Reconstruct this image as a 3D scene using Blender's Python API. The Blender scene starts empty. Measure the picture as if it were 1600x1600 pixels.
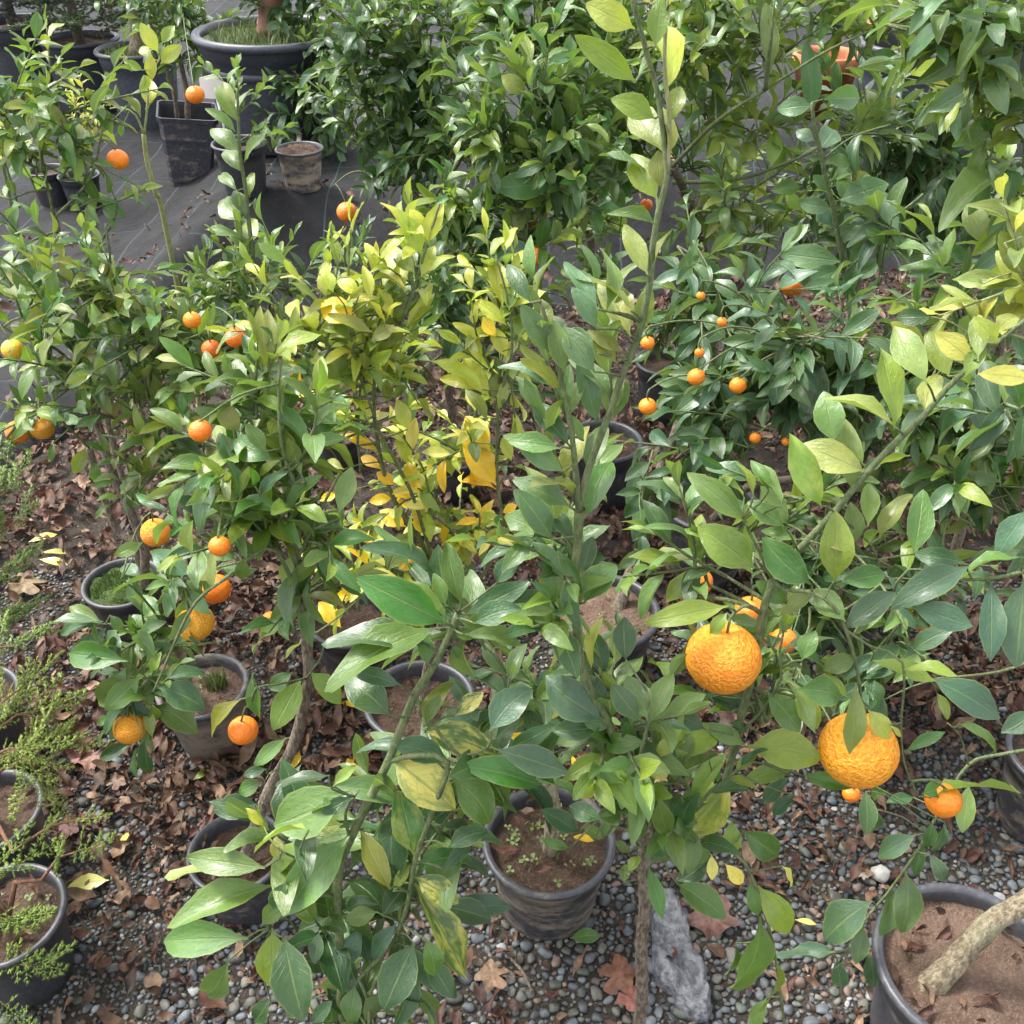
import bpy, math, random
import numpy as np
from mathutils import Vector, Matrix, noise

R = math.radians
rnd = random.Random(11)
nrs = np.random.RandomState(5)
sc = bpy.context.scene
col = sc.collection

# ------------------------------------------------------------------ camera
CAM = Vector((0, 0, 1.6)); PITCH = R(36); FPX = 1604.0
cam_d = bpy.data.cameras.new('camera'); cam = bpy.data.objects.new('camera', cam_d); col.objects.link(cam)
cam_d.sensor_width = 36; cam_d.lens = 36 * FPX / 1600; cam_d.clip_end = 500; cam_d.clip_start = .02
cam.location = CAM; cam.rotation_euler = (R(90) - PITCH, 0, 0)
sc.camera = cam

# ------------------------------------------------------------------ sky, sun, exposure
SUN_EL, SUN_AZ = R(58), R(-60)          # azimuth measured from +Y towards +X
w = bpy.data.worlds.new('World'); sc.world = w; w.use_nodes = True
nt = w.node_tree; bg = nt.nodes['Background']
sky = nt.nodes.new('ShaderNodeTexSky'); sky.sky_type = 'NISHITA'; sky.sun_disc = False
sky.sun_elevation = SUN_EL; sky.sun_rotation = SUN_AZ; sky.dust_density = 3.0; sky.air_density = 1.0
hs = nt.nodes.new('ShaderNodeHueSaturation'); hs.inputs['Saturation'].default_value = .22   # thin overcast
nt.links.new(sky.outputs[0], hs.inputs['Color']); nt.links.new(hs.outputs[0], bg.inputs['Color'])
bg.inputs['Strength'].default_value = .15
sl = bpy.data.lights.new('sun', 'SUN'); so = bpy.data.objects.new('sun', sl); col.objects.link(so)
sl.energy = 1.5; sl.angle = R(14); sl.color = (1, .97, .91)
sd = Vector((math.sin(SUN_AZ) * math.cos(SUN_EL), math.cos(SUN_AZ) * math.cos(SUN_EL), math.sin(SUN_EL)))
so.rotation_euler = (-sd).to_track_quat('-Z', 'Y').to_euler()
vs = sc.view_settings
vs.view_transform = 'Standard'; vs.look = 'None'; vs.gamma = 1; vs.use_curve_mapping = False
vs.exposure = 1.85

# ------------------------------------------------------------------ helpers
CP, SP = math.cos(PITCH), math.sin(PITCH)
def ray(u, v):
    x = (u - 800) / FPX; y = (800 - v) / FPX
    return Vector((x, CP + SP * y, -SP + CP * y))
def at(u, v, Y):                       # point of the place at distance Y in front of the viewer
    d = ray(u, v); return CAM + d * (Y / d.y)
def gnd(u, v, z=0.0):                  # point of the place at height z
    d = ray(u, v); return CAM + d * ((z - CAM.z) / d.z)
def depth(p):
    return p.y * CP + (CAM.z - p.z) * SP
def pix(p):
    q = p - CAM; d = max(depth(p), .05)
    return (800 + FPX * q.x / d, 800 - FPX * (q.y * SP + q.z * CP) / d)
def smooth(a, b, x):
    t = min(1, max(0, (x - a) / (b - a))); return t * t * (3 - 2 * t)

def mesh(name, verts, faces, mat=None, sm=True):
    me = bpy.data.meshes.new(name); me.from_pydata([tuple(v) for v in verts], [], faces)
    if sm: me.shade_smooth()
    if mat: me.materials.append(mat)
    return me
def link(name, me, parent=None, loc=(0, 0, 0)):
    o = bpy.data.objects.new(name, me); o.location = loc; o.parent = parent; col.objects.link(o); return o
def tag(o, label=None, cat=None, group=None, kind=None):
    if label: o['label'] = label
    if cat: o['category'] = cat
    if group: o['group'] = group
    if kind: o['kind'] = kind
    return o
def npmesh(name, V, F, mat, cols=None, sm=True):
    """V (n,3), F (m,3) numpy triangles, cols (n,4) point colours"""
    me = bpy.data.meshes.new(name)
    me.vertices.add(len(V)); me.vertices.foreach_set('co', V.astype(np.float32).ravel())
    me.loops.add(F.size); me.loops.foreach_set('vertex_index', F.astype(np.int32).ravel())
    me.polygons.add(len(F)); me.polygons.foreach_set('loop_start', np.arange(0, F.size, 3, dtype=np.int32))
    me.update(calc_edges=True)
    if cols is not None:
        a = me.attributes.new('tint', 'FLOAT_COLOR', 'POINT'); a.data.foreach_set('color', cols.astype(np.float32).ravel())
    if sm: me.shade_smooth()
    me.materials.append(mat); me.validate(); return me
def lathe(prof, seg=40, jit=0):
    V, F = [], []
    n = len(prof)
    for r, z in prof:
        for k in range(seg):
            a = 2 * math.pi * k / seg
            V.append((r * math.cos(a), r * math.sin(a), z))
    for i in range(n - 1):
        for k in range(seg):
            k2 = (k + 1) % seg
            F.append((i * seg + k, i * seg + k2, (i + 1) * seg + k2, (i + 1) * seg + k))
    return V, F
def catmull(P, step):
    out = []
    n = len(P)
    for i in range(n - 1):
        p0, p1, p2, p3 = P[max(i - 1, 0)], P[i], P[i + 1], P[min(i + 2, n - 1)]
        m = max(2, int((p2 - p1).length / step) + 1)
        for k in range(m):
            t = k / m
            out.append((.5 * ((2 * p1) + (p2 - p0) * t + (2 * p0 - 5 * p1 + 4 * p2 - p3) * t * t + (3 * p1 - p0 - 3 * p2 + p3) * t ** 3), i + t))
    out.append((P[-1], n - 1.0)); return out
def tube(P, rad, sides=7, bump=0.0):
    V, F = [], []
    n = len(P); ref = Vector((.31, .87, .2))
    for i, p in enumerate(P):
        t = (P[min(i + 1, n - 1)] - P[max(i - 1, 0)])
        t = t.normalized() if t.length > 1e-9 else Vector((0, 0, 1))
        a = t.cross(ref); a = a.normalized() if a.length > 1e-3 else t.orthogonal().normalized(); b = t.cross(a)
        for k in range(sides):
            an = 2 * math.pi * k / sides
            r = rad[i] * (1 + bump * noise.noise(Vector((p.x * 60 + k * 3.1, p.y * 60, p.z * 60))))
            V.append(p + (a * math.cos(an) + b * math.sin(an)) * r)
    for i in range(n - 1):
        for k in range(sides):
            k2 = (k + 1) % sides
            F.append((i * sides + k, i * sides + k2, (i + 1) * sides + k2, (i + 1) * sides + k))
    F.append(tuple(range(sides))[::-1]); F.append(tuple(range((n - 1) * sides, n * sides)))
    return V, F

# ------------------------------------------------------------------ materials
def newmat(name):
    m = bpy.data.materials.new(name); m.use_nodes = True
    n = m.node_tree.nodes; l = m.node_tree.links; return m, n, l, n['Principled BSDF'], n['Material Output']
def N(n, t, **kw):
    x = n.new(t)
    for k, v in kw.items(): setattr(x, k, v)
    return x
def mixc(n, l, fac, a, b, mode='MIX'):
    x = n.new('ShaderNodeMix'); x.data_type = 'RGBA'; x.blend_type = mode
    for sock, val in ((x.inputs[0], fac), (x.inputs[6], a), (x.inputs[7], b)):
        if hasattr(val, 'links'): l.new(val, sock)
        elif isinstance(val, (int, float)): sock.default_value = val
        else: sock.default_value = (*val, 1) if len(val) == 3 else val
    return x.outputs[2]
def math_(n, l, op, a, b=None, c=None, clamp=False):
    x = n.new('ShaderNodeMath'); x.operation = op; x.use_clamp = clamp
    for i, val in enumerate((a, b, c)):
        if val is None: continue
        if hasattr(val, 'links'): l.new(val, x.inputs[i])
        else: x.inputs[i].default_value = val
    return x.outputs[0]
def ramp(n, l, fac, lo, hi):
    x = n.new('ShaderNodeMapRange'); x.interpolation_type = 'SMOOTHSTEP'
    l.new(fac, x.inputs[0]); x.inputs[1].default_value = lo; x.inputs[2].default_value = hi; return x.outputs[0]
def tex(n, l, vec, scale, detail=3, rough=.55, kind='ShaderNodeTexNoise'):
    x = n.new(kind); l.new(vec, x.inputs['Vector']); x.inputs['Scale'].default_value = scale
    if kind == 'ShaderNodeTexNoise': x.inputs['Detail'].default_value = detail; x.inputs['Roughness'].default_value = rough
    return x.outputs[0]
def bump(n, l, h, st, dist, bs):
    x = n.new('ShaderNodeBump'); x.inputs['Strength'].default_value = st; x.inputs['Distance'].default_value = dist
    l.new(h, x.inputs['Height']); l.new(x.outputs[0], bs.inputs['Normal']); return x

def leaf_material():
    m, n, l, bs, out = newmat('citrus_leaf')
    oi = N(n, 'ShaderNodeObjectInfo'); at_ = N(n, 'ShaderNodeAttribute', attribute_name='tint'); uv = N(n, 'ShaderNodeUVMap')
    geo = N(n, 'ShaderNodeNewGeometry'); tc = N(n, 'ShaderNodeTexCoord')
    base = mixc(n, l, 1.0, oi.outputs['Color'], at_.outputs['Color'], 'MULTIPLY')
    sep = N(n, 'ShaderNodeSeparateXYZ'); l.new(uv.outputs[0], sep.inputs[0])
    ax = math_(n, l, 'ABSOLUTE', math_(n, l, 'SUBTRACT', sep.outputs[0], .5))
    # position that differs from leaf to leaf
    off = N(n, 'ShaderNodeVectorMath', operation='ADD')
    sc_ = N(n, 'ShaderNodeVectorMath', operation='SCALE'); l.new(oi.outputs['Location'], sc_.inputs[0]); sc_.inputs['Scale'].default_value = 37.0
    l.new(uv.outputs[0], off.inputs[0]); l.new(sc_.outputs[0], off.inputs[1])
    vec = off.outputs[0]
    rid = ramp(n, l, ax, .045, .012)                                    # midrib
    sv = math_(n, l, 'SUBTRACT', math_(n, l, 'MULTIPLY', sep.outputs[1], 9.0), math_(n, l, 'MULTIPLY', ax, 5.0))
    fr = math_(n, l, 'ABSOLUTE', math_(n, l, 'SUBTRACT', math_(n, l, 'FRACT', sv), .5))
    vein = ramp(n, l, fr, .05, .0)
    n1 = tex(n, l, vec, 3.0, 3); n2 = tex(n, l, vec, 11.0, 4, .6); n3 = tex(n, l, vec, 60.0, 2)
    c = mixc(n, l, math_(n, l, 'MULTIPLY', ramp(n, l, n1, .3, .7), .55), base, mixc(n, l, 1, base, (1.35, 1.22, .85), 'MULTIPLY'))
    c = mixc(n, l, math_(n, l, 'MULTIPLY', ramp(n, l, n2, .4, .75), .4), c, mixc(n, l, 1, base, (.62, .72, .7), 'MULTIPLY'))
    # yellow mottling, strength in the object colour's alpha (1 = none)
    mot = math_(n, l, 'MULTIPLY', ramp(n, l, math_(n, l, 'ADD', n1, math_(n, l, 'MULTIPLY', n2, .4)), .58, .82), math_(n, l, 'SUBTRACT', 1.0, oi.outputs['Alpha']), clamp=True)
    mot = math_(n, l, 'MULTIPLY', mot, math_(n, l, 'SUBTRACT', 1.0, math_(n, l, 'MULTIPLY', vein, .5)))
    c = mixc(n, l, mot, c, (.62, .55, .13))
    c = mixc(n, l, math_(n, l, 'MULTIPLY', rid, .8), c, mixc(n, l, .25, base, (.42, .47, .16)))
    c = mixc(n, l, math_(n, l, 'MULTIPLY', vein, .18), c, mixc(n, l, .3, base, (.40, .45, .16)))
    edge = ramp(n, l, ax, .44, .5)
    c = mixc(n, l, math_(n, l, 'MULTIPLY', edge, .3), c, (.36, .38, .10))
    c = mixc(n, l, math_(n, l, 'MULTIPLY', ramp(n, l, n3, .68, .78), .16), c, (.38, .40, .33))   # dust specks
    back = mixc(n, l, .38, base, (.26, .33, .12))
    back = mixc(n, l, math_(n, l, 'MULTIPLY', rid, .6), back, (.42, .46, .2))
    back = mixc(n, l, math_(n, l, 'MULTIPLY', vein, .3), back, (.36, .4, .18))
    cc = mixc(n, l, geo.outputs['Backfacing'], c, back)
    l.new(cc, bs.inputs['Base Color'])
    ro = math_(n, l, 'ADD', math_(n, l, 'MULTIPLY', geo.outputs['Backfacing'], .22), math_(n, l, 'MULTIPLY_ADD', n2, .20, .20))
    l.new(ro, bs.inputs['Roughness']); bs.inputs['IOR'].default_value = 1.5; bs.inputs['Coat Weight'].default_value = .25; bs.inputs['Coat Roughness'].default_value = .22
    h = math_(n, l, 'ADD', math_(n, l, 'MULTIPLY', vein, -.22), math_(n, l, 'ADD', math_(n, l, 'MULTIPLY', n2, 1.2), math_(n, l, 'MULTIPLY', rid, -.8)))
    b = bump(n, l, h, .5, .002, bs)
    tr = N(n, 'ShaderNodeBsdfTranslucent'); l.new(mixc(n, l, 1, cc, (1.25, 1.35, .55), 'MULTIPLY'), tr.inputs['Color'])
    mx = N(n, 'ShaderNodeMixShader'); mx.inputs[0].default_value = .30
    l.new(bs.outputs[0], mx.inputs[1]); l.new(tr.outputs[0], mx.inputs[2]); l.new(mx.outputs[0], out.inputs['Surface'])
    return m
M = {}
M['leaf'] = leaf_material()

def bark_material(name, c1, c2, c3, sc_=1.0):
    m, n, l, bs, out = newmat(name)
    tc = N(n, 'ShaderNodeTexCoord'); mp = N(n, 'ShaderNodeMapping'); l.new(tc.outputs['Object'], mp.inputs[0]); mp.inputs['Scale'].default_value = (1, 1, .35)
    a = tex(n, l, mp.outputs[0], 260 * sc_, 5, .65); b = tex(n, l, tc.outputs['Object'], 34 * sc_, 4)
    c = mixc(n, l, ramp(n, l, a, .36, .66), c1, c2); c = mixc(n, l, math_(n, l, 'MULTIPLY', ramp(n, l, b, .5, .72), .7), c, c3)
    l.new(c, bs.inputs['Base Color']); bs.inputs['Roughness'].default_value = .8
    bump(n, l, a, .9, .004 / sc_, bs); return m
M['bark'] = bark_material('grey_bark', (.07, .05, .035), (.24, .19, .14), (.20, .20, .15))
M['pale_bark'] = bark_material('pale_bark', (.13, .10, .06), (.36, .30, .20), (.30, .30, .19), .6)
M['green_stem'] = bark_material('green_stem', (.08, .11, .04), (.16, .20, .08), (.20, .20, .10))
M['lime_stem'] = bark_material('lime_stem', (.22, .24, .09), (.36, .36, .16), (.30, .32, .16))
M['red_stem'] = bark_material('red_stem', (.12, .05, .03), (.22, .11, .06), (.16, .10, .05))

def peel(name, c1, c2, sc_, st, dist):
    m, n, l, bs, out = newmat(name)
    tc = N(n, 'ShaderNodeTexCoord'); mp = N(n, 'ShaderNodeMapping'); l.new(tc.outputs['Object'], mp.inputs[0]); mp.inputs['Scale'].default_value = (1, 1, 1.3)
    a = tex(n, l, mp.outputs[0], sc_, 2, .5); b = tex(n, l, tc.outputs['Object'], 1.6, 2); p = tex(n, l, tc.outputs['Object'], 38, 1)
    oi = N(n, 'ShaderNodeObjectInfo')
    c = mixc(n, l, ramp(n, l, a, .35, .6), c1, c2); c = mixc(n, l, math_(n, l, 'MULTIPLY', ramp(n, l, b, .45, .75), .45), c, c1)
    c = mixc(n, l, 1, c, oi.outputs['Color'], 'MULTIPLY')
    l.new(c, bs.inputs['Base Color']); bs.inputs['Roughness'].default_value = .36
    bs.inputs['Subsurface Weight'].default_value = .12; bs.inputs['Subsurface Radius'].default_value = (1, .5, .2); bs.inputs['Subsurface Scale'].default_value = .006
    h = math_(n, l, 'ADD', a, math_(n, l, 'MULTIPLY', p, .22)); bump(n, l, h, st, dist, bs); return m
M['rough_peel'] = peel('rough_orange_peel', (.82, .26, .010), (.92, .40, .028), 9.0, .6, .011)
M['smooth_peel'] = peel('smooth_orange_peel', (.84, .19, .008), (.88, .26, .014), 4, .25, .02)
M['calyx'] = bark_material('calyx_green', (.10, .13, .04), (.2, .22, .08), (.16, .16, .07))

def soil_material(name, c1, c2, c3):
    m, n, l, bs, out = newmat(name)
    tc = N(n, 'ShaderNodeTexCoord')
    a = tex(n, l, tc.outputs['Object'], 22, 6, .65); b = tex(n, l, tc.outputs['Object'], 160, 4, .7); v = tex(n, l, tc.outputs['Object'], 6, 3)
    c = mixc(n, l, ramp(n, l, a, .35, .68), c1, c2); c = mixc(n, l, math_(n, l, 'MULTIPLY', ramp(n, l, b, .50, .62), .75), c, c3)
    c = mixc(n, l, math_(n, l, 'MULTIPLY', ramp(n, l, v, .4, .65), .4), c, c1)
    l.new(c, bs.inputs['Base Color']); bs.inputs['Roughness'].default_value = .92
    bump(n, l, math_(n, l, 'ADD', a, math_(n, l, 'MULTIPLY', b, .9)), 1.0, .02, bs); return m
M['soil'] = soil_material('potting_soil', (.075, .045, .028), (.15, .088, .056), (.22, .145, .10))
M['dry_soil'] = soil_material('dry_clay_soil', (.17, .105, .07), (.26, .165, .115), (.32, .22, .16))
M['earth'] = soil_material('gravel_bed_earth', (.045, .034, .025), (.085, .065, .045), (.13, .11, .085))
M['moss'] = soil_material('moss', (.035, .07, .012), (.09, .15, .025), (.15, .2, .05))

def pot_material():
    m, n, l, bs, out = newmat('black_pot_plastic')
    tc = N(n, 'ShaderNodeTexCoord'); oi = N(n, 'ShaderNodeObjectInfo')
    off = N(n, 'ShaderNodeVectorMath', operation='ADD'); l.new(tc.outputs['Object'], off.inputs[0]); l.new(oi.outputs['Location'], off.inputs[1])
    sep = N(n, 'ShaderNodeSeparateXYZ'); l.new(tc.outputs['Object'], sep.inputs[0])
    mp = N(n, 'ShaderNodeMapping'); l.new(off.outputs[0], mp.inputs[0]); mp.inputs['Scale'].default_value = (1, 1, 2.6)
    a = tex(n, l, mp.outputs[0], 11, 6, .68); s = tex(n, l, off.outputs[0], 90, 4, .7); g = tex(n, l, off.outputs[0], 320, 2)
    # mud splashed in patches; amount in the object colour's alpha
    amt = math_(n, l, 'SUBTRACT', .68, math_(n, l, 'MULTIPLY', oi.outputs['Alpha'], .40))
    x = N(n, 'ShaderNodeMapRange'); x.interpolation_type = 'SMOOTHSTEP'
    l.new(math_(n, l, 'ADD', a, math_(n, l, 'MULTIPLY', math_(n, l, 'SUBTRACT', s, .5), .25)), x.inputs[0]); l.new(amt, x.inputs[1]); l.new(math_(n, l, 'ADD', amt, .26), x.inputs[2])
    c = mixc(n, l, math_(n, l, 'MULTIPLY', ramp(n, l, s, .4, .8), .5), (.030, .031, .036), (.085, .085, .092))
    c = mixc(n, l, math_(n, l, 'MULTIPLY', x.outputs[0], .75), c, (.21, .17, .125))
    c = mixc(n, l, 1, c, oi.outputs['Color'], 'MULTIPLY')
    l.new(c, bs.inputs['Base Color']); l.new(math_(n, l, 'MULTIPLY_ADD', x.outputs[0], .4, .42), bs.inputs['Roughness'])
    bump(n, l, math_(n, l, 'ADD', x.outputs[0], math_(n, l, 'MULTIPLY', g, .2)), .35, .002, bs); return m
M['pot'] = pot_material()

def plain(name, c, rough=.6, var=.3, scale=40, bumpd=0):
    m, n, l, bs, out = newmat(name)
    tc = N(n, 'ShaderNodeTexCoord'); a = tex(n, l, tc.outputs['Object'], scale, 4)
    l.new(mixc(n, l, ramp(n, l, a, .3, .7), tuple(x * (1 - var) for x in c), tuple(x * (1 + var) for x in c)), bs.inputs['Base Color'])
    bs.inputs['Roughness'].default_value = rough
    if bumpd: bump(n, l, a, .8, bumpd, bs)
    return m
def tinted(name, rough, scale, lo, hi, bumpd, trans=0.0, speck=None):
    """colour from the object's colour and the point attribute 'tint'"""
    m, n, l, bs, out = newmat(name)
    tc = N(n, 'ShaderNodeTexCoord'); oi = N(n, 'ShaderNodeObjectInfo'); at_ = N(n, 'ShaderNodeAttribute', attribute_name='tint')
    geo = N(n, 'ShaderNodeNewGeometry')
    base = mixc(n, l, 1.0, oi.outputs['Color'], at_.outputs['Color'], 'MULTIPLY')
    a = tex(n, l, geo.outputs['Position'], scale, 4, .6); b = tex(n, l, geo.outputs['Position'], scale * 6, 3, .6)
    c = mixc(n, l, ramp(n, l, a, .3, .7), mixc(n, l, 1, base, (lo,) * 3, 'MULTIPLY'), mixc(n, l, 1, base, (hi,) * 3, 'MULTIPLY'))
    if speck: c = mixc(n, l, math_(n, l, 'MULTIPLY', ramp(n, l, b, .55, .72), .5), c, speck)
    l.new(c, bs.inputs['Base Color']); bs.inputs['Roughness'].default_value = rough
    bump(n, l, math_(n, l, 'ADD', a, math_(n, l, 'MULTIPLY', b, .4)), .7, bumpd, bs)
    if trans:
        tr = N(n, 'ShaderNodeBsdfTranslucent'); l.new(c, tr.inputs['Color']); mx = N(n, 'ShaderNodeMixShader'); mx.inputs[0].default_value = trans
        l.new(bs.outputs[0], mx.inputs[1]); l.new(tr.outputs[0], mx.inputs[2]); l.new(mx.outputs[0], out.inputs['Surface'])
    return m
M['stone'] = tinted('grey_river_stone', .62, 60, .72, 1.2, .0015, speck=(.16, .125, .09))
M['dry_leaf'] = tinted('dry_brown_leaf', .62, 70, .6, 1.35, .0015, .12)
M['needle'] = tinted('juniper_needle', .55, 120, .75, 1.25, .0005, .15)
M['tuft'] = tinted('small_weed', .5, 90, .75, 1.25, .0005, .2)
M['red_bark'] = plain('reddish_bark', (.30, .16, .11), .85, .3, 12, .01)
M['terracotta'] = plain('terracotta', (.46, .16, .07), .8, .25, 25, .002)
M['tag'] = plain('white_plastic_tag', (.8, .8, .8), .45, .06, 30)
M['slab'] = plain('lumpy_grey_slab', (.15, .153, .165), .5, .5, 60, .02)
M['mould'] = plain('grey_mould', (.42, .42, .40), .95, .35, 200, .002)

def fabric_material():
    m, n, l, bs, out = newmat('woven_weed_fabric')
    tc = N(n, 'ShaderNodeTexCoord'); uv = N(n, 'ShaderNodeUVMap')
    sep = N(n, 'ShaderNodeSeparateXYZ'); l.new(uv.outputs[0], sep.inputs[0])
    def lines(sock, period, wd):
        f = math_(n, l, 'FRACT', math_(n, l, 'MULTIPLY', sock, 1 / period))
        return ramp(n, l, math_(n, l, 'ABSOLUTE', math_(n, l, 'SUBTRACT', f, .5)), wd / period, wd / period * .4)
    ln = math_(n, l, 'MAXIMUM', lines(sep.outputs[0], .27, .004), math_(n, l, 'MULTIPLY', lines(sep.outputs[1], .62, .004), .7))
    a = tex(n, l, uv.outputs[0], 2.2, 6, .65); b = tex(n, l, uv.outputs[0], 14, 5, .7); f = tex(n, l, uv.outputs[0], 90, 3, .6)
    c = mixc(n, l, ramp(n, l, a, .35, .68), (.012, .012, .014), (.036, .0355, .038))
    c = mixc(n, l, math_(n, l, 'MULTIPLY', ramp(n, l, b, .5, .75), .5), c, (.060, .053, .048))
    c = mixc(n, l, math_(n, l, 'MULTIPLY', ramp(n, l, f, .45, .7), .25), c, (.02, .02, .024))
    c = mixc(n, l, math_(n, l, 'MULTIPLY', ln, .4), c, (.14, .21, .21))
    l.new(c, bs.inputs['Base Color']); bs.inputs['Roughness'].default_value = .7; bs.inputs['Specular IOR Level'].default_value = .3
    wv = math_(n, l, 'MULTIPLY', math_(n, l, 'SINE', math_(n, l, 'MULTIPLY', sep.outputs[0], 1600)), math_(n, l, 'SINE', math_(n, l, 'MULTIPLY', sep.outputs[1], 1600)))
    bump(n, l, math_(n, l, 'ADD', math_(n, l, 'MULTIPLY', b, 7.0), math_(n, l, 'MULTIPLY', wv, .4)), .8, .007, bs); return m
M['fabric'] = fabric_material()
# ------------------------------------------------------------------ the ground
EDGE = [(-9, .6), (-2.2, 1.6), (-1.43, 2.36), (-1.0, 3.0), (-.6, 3.2), (0, 3.32), (1, 3.6), (3, 3.9), (9, 4.4)]
def edge(x):
    for (a, ya), (b, yb) in zip(EDGE, EDGE[1:]):
        if x <= b: return ya + (yb - ya) * (x - a) / (b - a)
    return EDGE[-1][1]
def gz(x, y):                                                    # gravel and litter bed
    h = .012 * noise.noise(Vector((x * 3, y * 3, 0))) + .006 * noise.noise(Vector((x * 11, y * 11, 3)))
    if y > 1.4: h += .03 * smooth(1.5, 2.3, y) * (.6 + noise.noise(Vector((x * 2.2, y * 2.2, 9))))
    return h
def fz(x, y):                                                    # weed fabric laid over a low bank
    t = y - edge(x)
    bank = .27 * smooth(.10, .55, t + .12 * noise.noise(Vector((x * 1.7, 0, 5)))) * smooth(-1.6, -.9, x)
    wr = .03 * noise.noise(Vector((x * 2.3, y * 2.3, 1))) + .018 * (.5 - abs(noise.noise(Vector((x * 4 + y * 2, y * 3 - x, 4)))))
    lip = .035 * smooth(-.05, .12, t) + .02
    return bank + wr * smooth(0, .4, t) + lip + gz(x, min(y, edge(x) + .1)) * .7 - .03 * smooth(.06, -.02, t)

def sheet(name, xs, ys, fn, mat, uvs=1.0, kind='structure'):
    V = []; F = []; nx, ny = len(xs), len(ys)
    for y in ys:
        for x in xs:
            V.append(fn(x, y))
    for j in range(ny - 1):
        for i in range(nx - 1):
            F.append((j * nx + i, j * nx + i + 1, (j + 1) * nx + i + 1, (j + 1) * nx + i))
    me = mesh(name, V, F, mat)
    u = me.uv_layers.new(name='UVMap')
    for lp in me.loops:
        c = me.vertices[lp.vertex_index].co; u.data[lp.index].uv = (c.x * uvs, c.y * uvs)
    o = link(name, me); tag(o, kind=kind); return o
def spaced(a, b, lo, hi, st, far):
    out = [a]
    x = a
    while x < b:
        x += st if lo <= x <= hi else far
        out.append(min(x, b))
    return out
xs = [-60, -30, -15, -8] + spaced(-4, 4, -2, 2, .035, .25) + [8, 15, 30, 60]
ys = [-30, -12, -5, -2] + spaced(-1, 4.6, .3, 4.2, .035, .2) + [8, 15, 30, 60]
ground = sheet('gravel_ground', xs, ys, lambda x, y: (x, y, gz(x, y) - (.35 if y > 7 else 0)), M['earth'])
fx = [-30, -16] + spaced(-9, 9, -3.2, 4, .05, .3) + [16, 30]
ft = [0, .03, .06] + spaced(.1, 14, .1, 5, .05, .5) + [25, 45]
fabric = sheet('weed_fabric', fx, ft, lambda x, t: (x, edge(x) + .05 * noise.noise(Vector((x * 3, 7, 0))) + t, fz(x, edge(x) + t)), M['fabric'])
def ground_z(x, y): return fz(x, y) if y > edge(x) + .02 else gz(x, y)

# ------------------------------------------------------------------ pebbles
def ico(sub):
    import bmesh
    bm = bmesh.new(); bmesh.ops.create_icosphere(bm, subdivisions=sub, radius=1)
    V = np.array([v.co[:] for v in bm.verts]); bm.faces.ensure_lookup_table()
    F = np.array([[v.index for v in f.verts] for f in bm.faces]); bm.free(); return V, F
IV, IF = ico(2)
IV1, IF1 = ico(3)
def pebble_shape(s, V):
    o = []
    for p in V:
        q = Vector(p); k = 1 + .40 * noise.noise(q * 1.2 + Vector((s * 7.3, 0, 0))) + .16 * noise.noise(q * 2.4 + Vector((0, s * 3.1, 0)))
        q = q * k
        q = Vector((max(-.8, min(.82, q.x)), max(-.78, min(.74, q.y)), max(-.8, min(.72, q.z))))
        a = (q.x * .6 + q.y * .5 + q.z * .62) - .74
        if a > 0: q -= Vector((.6, .5, .62)) * a
        a = (-q.x * .55 + q.y * .6 + q.z * .58) - .7
        if a > 0: q -= Vector((-.55, .6, .58)) * a
        for j in range(5):
            n_ = Vector((math.sin(s * 2.1 + j * 1.9), math.cos(s * 1.3 + j * 2.7), math.sin(s * .7 + j * 4.1))).normalized(); a = q.dot(n_) - .62
            if a > 0: q -= n_ * a * .9
        o.append(q[:])
    return np.array(o)
PS = [pebble_shape(s, IV) for s in range(10)]
def stone_col(y):
    t = rnd.random()
    if t < .50: c = Vector((.088, .099, .108)) * rnd.uniform(.5, 1.45)
    elif t < .8: c = Vector((.115, .112, .095)) * rnd.uniform(.6, 1.3)
    elif t < .93: c = Vector((.075, .085, .072)) * rnd.uniform(.6, 1.2)
    elif t < .97: c = Vector((.17, .12, .095))
    else: c = Vector((.27, .28, .28))
    return (c.x, c.y, c.z, 1)
spots = []
cell = {}
def try_spot(x, y, r, k=.70):
    ci, cj = int(x / .03), int(y / .03)
    for a in range(ci - 2, ci + 3):
        for b in range(cj - 2, cj + 3):
            for (px, py, pr) in cell.get((a, b), ()):
                if (px - x) ** 2 + (py - y) ** 2 < ((pr + r) * k) ** 2: return False
    cell.setdefault((ci, cj), []).append((x, y, r)); spots.append((x, y, r)); return True
for rr, tries in ((.0135, 700), (.0100, 9000), (.0074, 28000), (.0052, 36000), (.0040, 34000)):
    for _ in range(tries):
        y = .40 + 1.55 * rnd.random() ** 1.2; hw = .5 + y * .55; x = rnd.uniform(-hw, hw)
        patch = noise.noise(Vector((x * 2.6, y * 2.6, 21))) + .25 * (x > .2) - .5 * smooth(1.1, 1.8, y) - .45 * smooth(-.1, -.5, x) * smooth(.75, 1.1, y)
        if rr > .006 and patch < -.42 and rnd.random() < .85: continue
        try_spot(x, y, rr * rnd.uniform(.8, 1.25))
def big_on_screen(s):
    p = Vector((s[0], s[1], 0)); u, v = pix(p)
    return (s[2] / depth(p)) if -20 < u < 1620 and -20 < v < 1620 else 0
spots.sort(key=big_on_screen, reverse=True)
pm = []
for s in range(10):
    me = npmesh('pebble', PS[s], IF, M['stone'], np.ones((len(IV), 4))); pm.append(me)
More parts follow.
